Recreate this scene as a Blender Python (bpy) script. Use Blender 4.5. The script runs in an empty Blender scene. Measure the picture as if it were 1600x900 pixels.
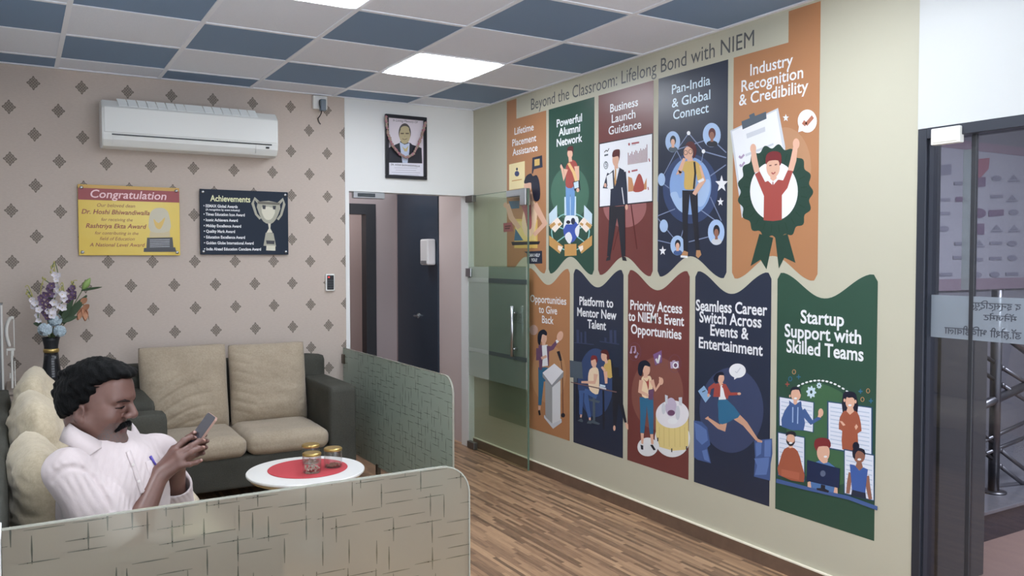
import bpy, bmesh, math, random
import numpy as np
from mathutils import Vector, Matrix, noise
from mathutils.geometry import tessellate_polygon

S = bpy.context.scene
COL = S.collection
PI = math.pi
random.seed(7)
rng = np.random.default_rng(7)

# ------------------------------------------------------------------ camera, world, exposure
F_PX = 1302.8
YAW, PITCH, ROLL = math.radians(30.719), math.radians(-2.034), math.radians(-0.064)
CAM = Vector((-0.240, -6.0296, 1.5482))
def cam_axes():
    f = Vector((math.sin(YAW)*math.cos(PITCH), math.cos(YAW)*math.cos(PITCH), math.sin(PITCH)))
    r = Vector((math.cos(YAW), -math.sin(YAW), 0)); u = r.cross(f)
    c, s = math.cos(ROLL), math.sin(ROLL)
    return r*c + u*s, u*c - r*s, f
CR, CU, CF = cam_axes()
cam_d = bpy.data.cameras.new('camera'); cam_d.sensor_width = 36; cam_d.lens = F_PX*36/1600
cam_d.clip_start = 0.02; cam_d.clip_end = 100
cam = bpy.data.objects.new('camera', cam_d); COL.objects.link(cam)
cam.matrix_world = Matrix(((CR.x, CU.x, -CF.x, CAM.x), (CR.y, CU.y, -CF.y, CAM.y), (CR.z, CU.z, -CF.z, CAM.z), (0, 0, 0, 1)))
S.camera = cam

S.view_settings.view_transform = 'Standard'; S.view_settings.look = 'None'
S.view_settings.gamma = 1; S.view_settings.use_curve_mapping = False
S.view_settings.exposure = 0.55
LAMP_STRENGTH = 13.0
WORLD_STRENGTH = 2.0
S.cycles.max_bounces = 10; S.cycles.transparent_max_bounces = 16; S.cycles.transmission_bounces = 10
S.cycles.diffuse_bounces = 5; S.cycles.glossy_bounces = 5
S.cycles.sample_clamp_indirect = 6; S.cycles.caustics_reflective = False
w = bpy.data.worlds.new('world'); S.world = w; w.use_nodes = True
w.node_tree.nodes['Background'].inputs[0].default_value = (0.80, 0.84, 0.90, 1)
w.node_tree.nodes['Background'].inputs[1].default_value = WORLD_STRENGTH

WR = 2.978      # plane of the mural wall
HC = 2.749      # ceiling height
TX, TY = 0.600, 0.6128   # ceiling tile pitch
YL1 = -1.534    # one ceiling grid line

def ray(u, v):
    return CR*((u-800)/F_PX) - CU*((v-450)/F_PX) + CF
def on(axis, c, u, v):
    d = ray(u, v); return CAM + d*((c-CAM[axis])/d[axis])

# ------------------------------------------------------------------ materials
def lin(c):
    def f(x):
        x /= 255.0
        return x/12.92 if x <= 0.04045 else ((x+0.055)/1.055)**2.4
    return (f(c[0]), f(c[1]), f(c[2]), 1.0)
MATS = {}
def mat(name, rgb, rough=0.6, metal=0.0, spec=0.5, emit=None, strength=0, bump=None, var=None, sheen=0):
    if name in MATS: return MATS[name]
    m = bpy.data.materials.new(name); m.use_nodes = True; MATS[name] = m
    nt = m.node_tree; b = nt.nodes['Principled BSDF']
    b.inputs['Base Color'].default_value = lin(rgb); b.inputs['Roughness'].default_value = rough
    b.inputs['Metallic'].default_value = metal; b.inputs['Specular IOR Level'].default_value = spec
    if sheen: b.inputs['Sheen Weight'].default_value = sheen
    if emit:
        b.inputs['Emission Color'].default_value = lin(emit); b.inputs['Emission Strength'].default_value = strength
    tc = None
    if bump or var:
        tc = nt.nodes.new('ShaderNodeTexCoord')
    if bump:
        sc_, st = bump
        n = nt.nodes.new('ShaderNodeTexNoise'); n.inputs['Scale'].default_value = sc_; n.inputs['Detail'].default_value = 6
        bp = nt.nodes.new('ShaderNodeBump'); bp.inputs['Strength'].default_value = st; bp.inputs['Distance'].default_value = 0.01
        nt.links.new(tc.outputs['Object'], n.inputs['Vector']); nt.links.new(n.outputs['Fac'], bp.inputs['Height'])
        nt.links.new(bp.outputs['Normal'], b.inputs['Normal'])
    if var:
        sc_, amt = var
        n = nt.nodes.new('ShaderNodeTexNoise'); n.inputs['Scale'].default_value = sc_; n.inputs['Detail'].default_value = 8
        n.inputs['Roughness'].default_value = 0.7
        mx = nt.nodes.new('ShaderNodeMix'); mx.data_type = 'RGBA'
        c = lin(rgb)
        mx.inputs['A'].default_value = tuple(x*(1-amt) for x in c[:3])+(1,)
        mx.inputs['B'].default_value = tuple(min(1, x*(1+amt)) for x in c[:3])+(1,)
        nt.links.new(tc.outputs['Object'], n.inputs['Vector']); nt.links.new(n.outputs['Fac'], mx.inputs['Factor'])
        nt.links.new(mx.outputs['Result'], b.inputs['Base Color'])
    return m
class N:
    """small node-graph helper"""
    def __init__(s, name):
        s.m = bpy.data.materials.new(name); s.m.use_nodes = True; MATS[name] = s.m
        s.nt = s.m.node_tree; s.b = s.nt.nodes['Principled BSDF']; s.out = s.nt.nodes['Material Output']
        s.tc = s.nt.nodes.new('ShaderNodeTexCoord')
    def new(s, t): return s.nt.nodes.new(t)
    def link(s, a, b): s.nt.links.new(a, b)
    def math(s, op, a, b=None, c=None):
        n = s.new('ShaderNodeMath'); n.operation = op
        for i, x in enumerate((a, b, c)):
            if x is None: continue
            if isinstance(x, (int, float)): n.inputs[i].default_value = x
            else: s.link(x, n.inputs[i])
        return n.outputs[0]
    def xyz(s):
        n = s.new('ShaderNodeSeparateXYZ'); s.link(s.tc.outputs['Object'], n.inputs[0]); return n.outputs
    def comb(s, x, y, z=0.0):
        n = s.new('ShaderNodeCombineXYZ')
        for i, q in enumerate((x, y, z)):
            if isinstance(q, (int, float)): n.inputs[i].default_value = q
            else: s.link(q, n.inputs[i])
        return n.outputs[0]
    def schlick(s, f0=0.04, k=1.0):
        lw = s.new('ShaderNodeLayerWeight'); lw.inputs[0].default_value = 0.5
        return s.math('MULTIPLY', s.math('ADD', f0, s.math('MULTIPLY', 1-f0, s.math('POWER', lw.outputs['Facing'], 5.0))), k)
    def noise(s, scale, detail=4, vec=None, rough=0.5):
        n = s.new('ShaderNodeTexNoise'); n.inputs['Scale'].default_value = scale; n.inputs['Detail'].default_value = detail
        n.inputs['Roughness'].default_value = rough
        s.link(vec if vec is not None else s.tc.outputs['Object'], n.inputs['Vector']); return n.outputs['Fac']
    def white(s, vec):
        n = s.new('ShaderNodeTexWhiteNoise'); n.noise_dimensions = '3D'; s.link(vec, n.inputs['Vector']); return n.outputs['Value']
    def mix(s, fac, a, b):
        n = s.new('ShaderNodeMix'); n.data_type = 'RGBA'
        for k, q in (('Factor', fac), ('A', a), ('B', b)):
            if isinstance(q, (int, float)): n.inputs[k].default_value = q
            elif isinstance(q, tuple): n.inputs[k].default_value = q
            else: s.link(q, n.inputs[k])
        return n.outputs['Result']
    def bump(s, h, strength, dist=0.01):
        n = s.new('ShaderNodeBump'); n.inputs['Strength'].default_value = strength; n.inputs['Distance'].default_value = dist
        s.link(h, n.inputs['Height']); s.link(n.outputs['Normal'], s.b.inputs['Normal'])

# ------------------------------------------------------------------ objects
BASE = {}
def tag(o, label=None, cat=None, group=None, kind=None):
    if label: o['label'] = label
    if cat: o['category'] = cat
    if group: o['group'] = group
    if kind: o['kind'] = kind
    return o
def thing(name, loc, label, cat, group=None):
    o = bpy.data.objects.new(name, None); COL.objects.link(o)
    o.location = loc; o.empty_display_size = 0.1
    BASE[o.name] = Vector(loc)
    return tag(o, label, cat, group)
def link(o, parent):
    COL.objects.link(o)
    if parent is not None:
        o.parent = parent
        o.matrix_parent_inverse = Matrix.Translation(-BASE.get(parent.name, Vector((0, 0, 0))))
    return o
def obj(name, bm, m, parent=None, smooth=False, recalc=True, mods=None):
    """link a bmesh, built in world coordinates, as ONE mesh object"""
    if recalc: bmesh.ops.recalc_face_normals(bm, faces=bm.faces[:])
    me = bpy.data.meshes.new(name); bm.to_mesh(me); bm.free()
    for x in (m if isinstance(m, (list, tuple)) else [m]): me.materials.append(x)
    if smooth:
        for p in me.polygons: p.use_smooth = True
    o = bpy.data.objects.new(name, me); link(o, parent)
    return o
def struct(name, bm, m, parent=None, **k):
    o = obj(name, bm, m, parent, **k)
    o['kind'] = 'structure'
    return o
def B(): return bmesh.new()
def box(bm, lo, hi, bev=0, seg=2, rot=None, mi=0):
    c = [(a+b)/2 for a, b in zip(lo, hi)]; s = [abs(b-a) for a, b in zip(lo, hi)]
    r = bmesh.ops.create_cube(bm, size=1)
    vs = r['verts']
    bmesh.ops.scale(bm, vec=s, verts=vs)
    fs = list({f for v in vs for f in v.link_faces})
    if bev > 0:
        es = list({e for v in vs for e in v.link_edges})
        g = bmesh.ops.bevel(bm, geom=es, offset=bev, segments=seg, affect='EDGES', profile=0.5, clamp_overlap=True)
        vs = list({v for v in g['verts']} | {v for v in vs if v.is_valid})
        fs = list({f for v in vs for f in v.link_faces})
    if rot is not None: bmesh.ops.transform(bm, matrix=rot, verts=vs)
    bmesh.ops.translate(bm, vec=c, verts=vs)
    for f in fs: f.material_index = mi
    return vs
def lathe(bm, prof, c, seg=32, mi=0, axis='z', close=True):
    """prof: list of (r, h); revolved about an axis through c"""
    rings = []
    for r, h in prof:
        ring = []
        if r < 1e-6:
            p = {'z': (0, 0, h), 'y': (0, h, 0), 'x': (h, 0, 0)}[axis]
            ring = [bm.verts.new(Vector(c)+Vector(p))]
        else:
            for i in range(seg):
                a = 2*PI*i/seg; x, y = r*math.cos(a), r*math.sin(a)
                p = {'z': (x, y, h), 'y': (x, h, y), 'x': (h, x, y)}[axis]
                ring.append(bm.verts.new(Vector(c)+Vector(p)))
        rings.append(ring)
    for a, b in zip(rings, rings[1:]):
        if len(a) == 1 and len(b) == 1: continue
        for i in range(seg):
            j = (i+1) % seg
            if len(a) == 1: f = bm.faces.new((a[0], b[j], b[i]))
            elif len(b) == 1: f = bm.faces.new((a[i], a[j], b[0]))
            else: f = bm.faces.new((a[i], a[j], b[j], b[i]))
            f.material_index = mi
    if close:
        for ring in (rings[0], rings[-1]):
            if len(ring) > 2: bm.faces.new(ring).material_index = mi
def tube(bm, pts, r, seg=10, mi=0, cap=True):
    pts = [Vector(p) for p in pts]
    rs = r if isinstance(r, (list, tuple)) else [r]*len(pts)
    rings = []; up = None
    for i, p in enumerate(pts):
        t = (pts[min(i+1, len(pts)-1)]-pts[max(i-1, 0)]).normalized()
        if up is None:
            up = Vector((0, 0, 1)) if abs(t.z) < 0.9 else Vector((1, 0, 0))
        a = t.cross(up).normalized(); b = a.cross(t).normalized(); up = b
        rings.append([bm.verts.new(p + a*(rs[i]*math.cos(2*PI*k/seg)) + b*(rs[i]*math.sin(2*PI*k/seg))) for k in range(seg)])
    for a, b in zip(rings, rings[1:]):
        for k in range(seg):
            bm.faces.new((a[k], a[(k+1) % seg], b[(k+1) % seg], b[k])).material_index = mi
    if cap:
        bm.faces.new(rings[0][::-1]).material_index = mi; bm.faces.new(rings[-1]).material_index = mi
def prism(bm, pts, d, mi=0):
    """closed polygon pts (3-D) swept by the vector d"""
    a = [bm.verts.new(p) for p in pts]; b = [bm.verts.new(Vector(p)+Vector(d)) for p in pts]
    n = len(a)
    bm.faces.new(a).material_index = mi; bm.faces.new(b[::-1]).material_index = mi
    for i in range(n):
        bm.faces.new((a[i], b[i], b[(i+1) % n], a[(i+1) % n])).material_index = mi
def grid_surface(bm, f, nu, nv, mi=0, wrap_u=False):
    vs = [[bm.verts.new(f(i/nu, j/nv)) for j in range(nv+1)] for i in range(nu + (0 if wrap_u else 1))]
    for i in range(nu):
        for j in range(nv):
            i2 = (i+1) % len(vs)
            bm.faces.new((vs[i][j], vs[i2][j], vs[i2][j+1], vs[i][j+1])).material_index = mi
def crom(pts, n=6, closed=True):
    out = []; k = len(pts)
    rngi = range(k) if closed else range(k-1)
    for i in rngi:
        g = lambda j: np.array(pts[j % k] if closed else pts[min(max(j, 0), k-1)], float)
        p0, p1, p2, p3 = g(i-1), g(i), g(i+1), g(i+2)
        for s in range(n):
            t = s/n
            out.append(tuple(0.5*((2*p1)+(-p0+p2)*t+(2*p0-5*p1+4*p2-p3)*t*t+(-p0+3*p1-3*p2+p3)*t**3)))
    if not closed: out.append(tuple(pts[-1]))
    return out
def text_mesh(s, bold=0.0, shear=0.0, res=3):
    c = bpy.data.curves.new('lettering', 'FONT'); c.body = s; c.size = 1; c.offset = bold; c.shear = shear; c.resolution_u = res
    o = bpy.data.objects.new('lettering', c); COL.objects.link(o); bpy.context.view_layer.update()
    me = bpy.data.meshes.new_from_object(o.evaluated_get(bpy.context.evaluated_depsgraph_get()))
    v = [tuple(p.co) for p in me.vertices]; f = [tuple(p.vertices) for p in me.polygons]
    bpy.data.objects.remove(o); bpy.data.curves.remove(c); bpy.data.meshes.remove(me)
    return v, f
class Art:
    """flat printed artwork on a plane: shapes are laid one over another, each a hair above the last"""
    STEP = 0.00003
    def __init__(s, origin, right, up, normal, tomap=None):
        s.o, s.r, s.u, s.n = Vector(origin), Vector(right), Vector(up), Vector(normal)
        s.bm = B(); s.mats = []; s.d = 0.0; s.tomap = tomap; s.org = (0, 0); s.sc = 1.0
    def crop(s, x, y, sc): s.org = (x, y); s.sc = sc
    def P(s, x, y):
        """photo pixel (through the current crop) -> point of the plane, as (right, up)"""
        p = s.tomap(s.org[0]+x/s.sc, s.org[1]+y/s.sc) - s.o
        return p.dot(s.r), p.dot(s.u)
    def mi(s, m):
        if m not in s.mats: s.mats.append(m)
        return s.mats.index(m)
    def face(s, pts2, m):
        s.d += s.STEP
        k = s.mi(m)
        vs = [s.bm.verts.new(s.o + s.r*a + s.u*b + s.n*s.d) for a, b in pts2]
        for t in tessellate_polygon([[Vector((a, b, 0)) for a, b in pts2]]):
            try: s.bm.faces.new([vs[i] for i in t]).material_index = k
            except ValueError: pass
    def poly(s, pts, m, smooth=0):
        pts = [s.P(*p) for p in pts]
        if smooth: pts = crom(pts, smooth)
        s.face(pts, m)
    def rect(s, a0, b0, a1, b1, m): s.face([(a0, b0), (a1, b0), (a1, b1), (a0, b1)], m)
    def ell(s, x, y, rx, ry, m, n=28, rot=0):
        c, q = math.cos(rot), math.sin(rot)
        s.face([s.P(x+rx*math.cos(t)*c-ry*math.sin(t)*q, y+rx*math.cos(t)*q+ry*math.sin(t)*c) for t in [2*PI*i/n for i in range(n)]], m)
    def ring(s, x, y, rx, ry, w_, m, n=24):
        for i in range(n):
            a, b = 2*PI*i/n, 2*PI*(i+1)/n
            s.d -= s.STEP*(1 if i else 0)
            s.face([s.P(x+rx*math.cos(a), y+ry*math.sin(a)), s.P(x+rx*math.cos(b), y+ry*math.sin(b)),
                    s.P(x+(rx-w_)*math.cos(b), y+(ry-w_)*math.sin(b)), s.P(x+(rx-w_)*math.cos(a), y+(ry-w_)*math.sin(a))], m)
    def line(s, pts, w_, m):
        P = [Vector(s.P(*p)) for p in pts]
        for i, (a, b) in enumerate(zip(P, P[1:])):
            t = (b-a).normalized(); q = Vector((-t.y, t.x))*w_/2
            if i: s.d -= s.STEP
            s.face([tuple(a-q), tuple(b-q), tuple(b+q), tuple(a+q)], m)
    def limb(s, pts, m):
        """tapered stroke: points (x, y, half width), all in crop pixels"""
        L, R = [], []
        for i, (x, y, h) in enumerate(pts):
            x0, y0, _ = pts[max(i-1, 0)]; x1, y1, _ = pts[min(i+1, len(pts)-1)]
            t = Vector((x1-x0, y1-y0)).normalized()
            L.append((x-t.y*h, y+t.x*h)); R.append((x+t.y*h, y-t.x*h))
        s.poly(L+R[::-1], m)
    def text(s, body, a0, a1, b, h, m, bold=0.0, shear=0.0, res=3, mirror=False):
        """one line of lettering from a0 to a1 along the baseline b, capital height h"""
        v, f = text_mesh(body, bold, shear, res)
        x0 = min(p[0] for p in v); x1 = max(p[0] for p in v)
        s.d += s.STEP; k = s.mi(m)
        kx = (a1-a0)/(x1-x0); ky = h/0.682
        vs = [s.bm.verts.new(s.o + s.r*((a1-(p[0]-x0)*kx) if mirror else (a0+(p[0]-x0)*kx)) + s.u*(b+p[1]*ky) + s.n*s.d) for p in v]
        for q in f:
            try: s.bm.faces.new([vs[i] for i in q]).material_index = k
            except ValueError: pass
    def build(s, name, parent):
        for f in s.bm.faces:
            f.normal_update()
            if f.normal.dot(s.n) < 0: f.normal_flip()
        return obj(name, s.bm, s.mats, parent, recalc=False)
# ------------------------------------------------------------------ the room
def wallpaper():
    g = N('wallpaper'); x, y, z = g.xyz()[:]
    u = g.math('DIVIDE', g.math('SUBTRACT', x, -0.127), 0.2685); v = g.math('DIVIDE', g.math('SUBTRACT', z, 2.644), 0.3185)
    s, t = g.math('ADD', u, v), g.math('SUBTRACT', u, v)
    fs = g.math('SUBTRACT', s, g.math('ROUND', s)); ft = g.math('SUBTRACT', t, g.math('ROUND', t))
    X = g.math('MULTIPLY', g.math('ADD', fs, ft), 0.2685/2); Z = g.math('MULTIPLY', g.math('SUBTRACT', fs, ft), 0.3185/2)
    ax, az = g.math('ABSOLUTE', X), g.math('ABSOLUTE', Z)
    # ogee outline: a diamond whose four sides are scalloped
    d = g.math('ADD', g.math('DIVIDE', ax, 0.037), g.math('DIVIDE', az, 0.0435))
    sc2 = g.math('MULTIPLY', g.math('COSINE', g.math('MULTIPLY', g.math('SUBTRACT', g.math('DIVIDE', ax, 0.037), g.math('DIVIDE', az, 0.0435)), 7.2)), -0.065)
    d = g.math('ADD', d, sc2)
    inside = g.math('LESS_THAN', d, 1.0)
    # pierced lattice inside the motif
    l1 = g.math('ABSOLUTE', g.math('SINE', g.math('MULTIPLY', g.math('ADD', g.math('DIVIDE', X, 0.037), g.math('DIVIDE', Z, 0.0435)), 7.0)))
    l2 = g.math('ABSOLUTE', g.math('SINE', g.math('MULTIPLY', g.math('SUBTRACT', g.math('DIVIDE', X, 0.037), g.math('DIVIDE', Z, 0.0435)), 7.0)))
    lat = g.math('GREATER_THAN', g.math('MULTIPLY', l1, l2), 0.42)
    rim = g.math('GREATER_THAN', d, 0.88)
    light = g.math('MULTIPLY', lat, g.math('SUBTRACT', 1.0, rim))
    stretch = g.new('ShaderNodeMapping'); stretch.inputs['Scale'].default_value = (14, 14, 60); g.link(g.tc.outputs['Object'], stretch.inputs[0])
    weave = g.noise(3.0, 8, stretch.outputs[0], 0.7)
    base = g.mix(weave, lin((184, 171, 161)), lin((209, 196, 187)))
    motif = g.mix(light, lin((122, 112, 104)), lin((156, 146, 136)))
    g.link(g.mix(inside, base, motif), g.b.inputs['Base Color'])
    g.b.inputs['Roughness'].default_value = 0.62; g.b.inputs['Specular IOR Level'].default_value = 0.3
    g.bump(weave, 0.15, 0.002)
    return g.m
def wood_floor():
    g = N('wood_floor'); x, y, z = g.xyz()[:]
    # narrow strips running along the room's length, laid in random lengths
    pw, pl = 0.022, 0.30
    row = g.math('FLOOR', g.math('DIVIDE', x, pw))
    off = g.math('MULTIPLY', g.white(g.comb(row, 3.0, 1.0)), pl)
    colm = g.math('FLOOR', g.math('DIVIDE', g.math('ADD', y, off), pl))
    rnd = g.white(g.comb(row, colm, 7.0))
    mp = g.new('ShaderNodeMapping'); mp.inputs['Scale'].default_value = (90, 4, 5); g.link(g.tc.outputs['Object'], mp.inputs[0])
    grain = g.noise(2.2, 7, mp.outputs[0], 0.65)
    big = g.noise(1.3, 3)
    k = g.math('ADD', g.math('MULTIPLY', rnd, 0.48), g.math('MULTIPLY', grain, 0.62))
    r = g.new('ShaderNodeValToRGB'); g.link(k, r.inputs[0])
    e = r.color_ramp.elements
    e[0].position = 0.24; e[0].color = lin((88, 68, 51)); e[1].position = 0.84; e[1].color = lin((196, 158, 122))
    a = e.new(0.5); a.color = lin((146, 113, 87))
    col = g.mix(g.math('MULTIPLY', big, 0.35), r.outputs[0], lin((140, 118, 100)))
    g.link(col, g.b.inputs['Base Color'])
    g.b.inputs['Roughness'].default_value = 0.42; g.b.inputs['Specular IOR Level'].default_value = 0.35
    g.bump(grain, 0.12, 0.002)
    return g.m
M_WP = wallpaper(); M_FLOOR = wood_floor()
M_WHITE = mat('white_paint', (232, 234, 234), 0.45)
M_CREAM = mat('cream_paint', (192, 189, 170), 0.5, spec=0.3, var=(2.0, 0.03))
M_TILE_W = mat('white_ceiling_tile', (231, 236, 246), 0.9, bump=(160, 0.15), var=(40, 0.03))
M_TILE_D = mat('slate_blue_ceiling_tile', (126, 150, 178), 0.7, spec=0.3)
M_TBAR = mat('white_ceiling_bar', (238, 242, 250), 0.5)
M_LAMP = mat('lamp_diffuser', (255, 255, 255), 0.5, emit=(240, 247, 255), strength=LAMP_STRENGTH)
M_SKIRT = mat('brown_skirting_tile', (112, 90, 76), 0.35, var=(9, 0.4))
M_SKIRT_TOP = mat('pale_skirting_bead', (246, 240, 222), 0.5)
M_CORR = mat('corridor_wall', (176, 164, 166), 0.6)
M_CORR_R = mat('corridor_pink_wall', (214, 200, 198), 0.6)
M_DARKFR = mat('charcoal_frame', (52, 54, 60), 0.4)

YB = -7.6                    # the room is built as far back as the camera could look
XL = -0.42                   # wall on the left
YE = -3.906                  # end of the mural wall
bm = B(); box(bm, (XL-0.1, -5.4, -0.1), (WR+0.02, 0.12, 0.0)); struct('floor', bm, M_FLOOR)
bm = B(); box(bm, (XL-0.1, YB, -0.1), (WR+0.02, -5.4, 0.0)); struct('floor_bounce', bm, mat('pale_bounce_tile', (214, 212, 206), 0.3, var=(4, 0.06)))  # unseen floor, tiled pale to bounce neutral light onto the ceiling
# wall behind the sofa
bm = B(); box(bm, (XL-0.1, 0, 0), (1.888, 0.12, HC)); struct('wall_back', bm, M_WP)
bm = B(); box(bm, (1.888, -0.004, 2.055), (WR, 0.12, HC)); box(bm, (1.888, -0.004, 0), (1.918, 0.12, 2.055)); box(bm, (2.925, -0.004, 0), (WR, 0.12, 2.055))
struct('wall_back_white', bm, M_WHITE)
bm = B(); box(bm, (XL-0.1, YB, 0), (XL, 0, HC)); struct('wall_left', bm, M_WHITE)  # unseen wall, kept white so it bounces neutral light
bm = B(); box(bm, (WR, YE, 0), (WR+0.12, 0.12, HC)); struct('wall_right', bm, M_CREAM)
bm = B(); box(bm, (WR-0.004, YB, 2.079), (WR+0.12, YE, HC)); struct('wall_right_white', bm, mat('white_board', (206, 209, 209), 0.4))
# skirting
bm = B(); box(bm, (WR-0.012, YE, 0), (WR, 0, 0.072), mi=0); box(bm, (WR-0.014, YE, 0.072), (WR, 0, 0.079), mi=1)
struct('baseboard_right', bm, [M_SKIRT, M_SKIRT_TOP])
bm = B(); box(bm, (XL, -0.012, 0), (1.888, 0, 0.075)); struct('baseboard_back', bm, M_SKIRT)
# ceiling: dark and white lay-in tiles, set between white bars
LIT = [(3, 0), (1, -2), (3, -4), (1, -6), (0, 0), (-1, -4), (3, -8)]
VIS = {(3, 0), (1, -2)}
bm = B()
ys = [YL1 + r*TY for r in range(-10, 3)]
for c in range(-1, 5):
    for r in range(-10, 3):
        x0, x1 = max(c*TX, XL), min((c+1)*TX, WR)
        y0 = YL1 + r*TY; y1 = min(y0+TY, 0)
        y0 = max(y0, YB)
        if y1 <= y0 or x1 <= x0: continue
        if (c, r) in LIT and (c, r) not in ((0, 0),): continue
        box(bm, (x0, y0, HC+0.004), (x1, y1, HC+0.02), mi=(c+r) % 2)
struct('ceiling', bm, [M_TILE_W, M_TILE_D])
LIT.remove((0, 0))
bm = B()
for c in range(0, 5):
    x = c*TX; box(bm, (x-0.0125, YB, HC-0.001), (x+0.0125, 0, HC+0.006))
for r in range(-9, 3):
    y = YL1 + r*TY; box(bm, (XL, y-0.0125, HC-0.0005), (WR, y+0.0125, HC+0.005))
box(bm, (XL, -0.022, HC-0.003), (WR, 0, HC+0.004)); box(bm, (WR-0.022, YB, HC-0.003), (WR, 0, HC+0.004))
box(bm, (XL, YB, HC-0.003), (XL+0.022, 0, HC+0.004))
struct('trim_1', bm, M_TBAR)
def rounded_rect(x0, y0, x1, y1, r, n=6):
    out = []
    for cx, cy, a in ((x1-r, y1-r, 0), (x0+r, y1-r, 90), (x0+r, y0+r, 180), (x1-r, y0+r, 270)):
        for k in range(n+1):
            t = math.radians(a+90*k/n); out.append((cx+r*math.cos(t), cy+r*math.sin(t)))
    return out
LAMPLAB = {(3, 0): 'glowing square ceiling light panel nearest the framed portrait', (1, -2): 'glowing square ceiling light panel cut off by the top of the photo'}
for (c, r) in LIT:
    x0, y0 = c*TX, YL1+r*TY
    t = thing('ceiling_light', (x0+TX/2, y0+TY/2, HC), LAMPLAB.get((c, r), 'square ceiling light panel nearer the entrance, above the frame'), 'ceiling light',
              'ceiling light panels' if (c, r) not in VIS else 'lit ceiling panels in view')
    bm = B(); box(bm, (x0+0.014, y0+0.014, HC+0.002), (x0+TX-0.014, y0+TY-0.014, HC+0.02)); obj('housing', bm, M_TBAR, t)
    bm = B(); prism(bm, [(a, b, HC-0.004) for a, b in rounded_rect(x0+0.016, y0+0.016, x0+TX-0.016, y0+TY-0.016, 0.05)], (0, 0, 0.005)); obj('diffuser', bm, M_LAMP, t)

# ------------------------------------------------------------------ corridor behind the glass door
bm = B(); box(bm, (1.5, 0.12, -0.1), (3.1, 3.0, 0)); struct('floor_corridor', bm, M_FLOOR)
bm = B(); box(bm, (1.5, 0.12, 2.5), (3.1, 3.0, 2.6)); struct('ceiling_corridor', bm, M_WHITE)
bm = B(); box(bm, (2.955, 0.12, 0), (3.1, 0.60, 2.5)); struct('wall_corridor_right', bm, M_CORR_R)
bm = B(); box(bm, (2.955, 1.52, 0), (3.1, 1.60, 2.5)); box(bm, (2.72, 1.56, 0), (3.1, 1.66, 2.5)); box(bm, (2.30, 1.56, 2.04), (2.72, 1.66, 2.5)); box(bm, (1.5, 1.56, 0), (2.30, 1.66, 2.5))
struct('wall_corridor_back', bm, M_CORR)
bm = B(); box(bm, (1.80, 0.12, 0), (1.84, 1.56, 2.5)); struct('wall_corridor_left', bm, M_CORR)
bm = B(); box(bm, (1.5, 2.6, 0), (3.1, 2.7, 2.5)); box(bm, (2.98, 1.66, 0), (3.1, 2.6, 2.5)); box(bm, (1.5, 1.66, 0), (1.6, 2.6, 2.5)); struct('wall_corridor_far', bm, M_CORR_R)
bm = B(); box(bm, (2.64, 1.545, 0), (2.74, 1.67, 2.07)); box(bm, (2.28, 1.545, 0), (2.36, 1.67, 2.07)); box(bm, (2.36, 1.545, 1.97), (2.64, 1.67, 2.07))
struct('trim_2', bm, M_DARKFR)
# dark panelled door in the corridor's right wall
M_DOOR = mat('dark_veneer', (44, 58, 74), 0.35, var=(3, 0.25)); M_STEEL = mat('brushed_steel', (190, 194, 198), 0.28, metal=1.0)
M_DOORLOW = mat('dark_red_veneer', (58, 46, 46), 0.35, var=(3, 0.25))
d = struct('door_1', B(), M_DOOR)
bm = B(); box(bm, (2.945, 0.61, 0.0), (2.99, 1.51, 2.2), 0.003); me = bpy.data.meshes.new('door_1'); bmesh.ops.recalc_face_normals(bm, faces=bm.faces[:]); bm.to_mesh(me); bm.free(); me.materials.append(M_DOOR); d.data = me
bm = B(); tube(bm, [(2.945, 1.02, 1.02), (2.90, 1.02, 1.02)], 0.009); tube(bm, [(2.90, 1.02, 1.02), (2.90, 0.92, 1.022)], 0.009); lathe(bm, [(0.024, -0.004), (0.024, 0.004)], (2.941, 1.02, 1.02), 20, axis='x')
obj('door_handle', bm, M_STEEL, d)
t = thing('paper_dispenser', (2.90, 0.70, 1.49), 'white wall dispenser on the dark corridor door edge', 'dispenser')
bm = B(); box(bm, (2.86, 0.64, 1.49), (2.944, 0.80, 1.72), 0.015); obj('case', bm, mat('white_plastic', (228, 228, 230), 0.4), t)
bm = B(); box(bm, (2.858, 0.66, 1.50), (2.875, 0.78, 1.53), 0.004); obj('outlet', bm, mat('grey_plastic', (120, 122, 126), 0.4), t)
# ------------------------------------------------------------------ the printed mural on the right wall
def ink(name, rgb, rough=0.33): return mat('print_'+name, rgb, rough, spec=0.5)
OR, GRN, MAR, NVY = ink('orange', (178, 126, 88)), ink('green', (46, 80, 68)), ink('maroon', (114, 62, 60)), ink('navy', (42, 50, 70))
WHT, CRM, GRY = ink('white', (236, 238, 242)), ink('cream', (192, 189, 170)), ink('grey', (86, 88, 92))
SKN, SKN2, BRN, BLK = ink('skin', (226, 180, 156)), ink('brown_skin', (150, 104, 88)), ink('brown_hair', (92, 42, 44)), ink('black_hair', (30, 34, 52))
RED, YEL, BLU, LBL, STL = ink('red', (166, 78, 72)), ink('yellow', (212, 178, 104)), ink('blue', (72, 100, 152)), ink('pale_blue', (170, 196, 232)), ink('teal', (54, 110, 146))
PUR, LGN, LOR, LMA, LNV = ink('purple', (112, 78, 108)), ink('light_green', (72, 112, 94)), ink('light_orange', (190, 142, 102)), ink('light_maroon', (134, 84, 76)), ink('light_navy', (66, 80, 112))
DGN, CHR, PNK, LGR = ink('dark_green', (40, 68, 58)), ink('charcoal', (40, 42, 52)), ink('rose', (170, 92, 98)), ink('light_grey', (206, 210, 218))
SLT, PBL, LIL, OCH = ink('slate', (84, 96, 108)), ink('powder_blue', (206, 226, 240)), ink('lilac', (180, 160, 192)), ink('ochre', (204, 156, 94))
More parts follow.
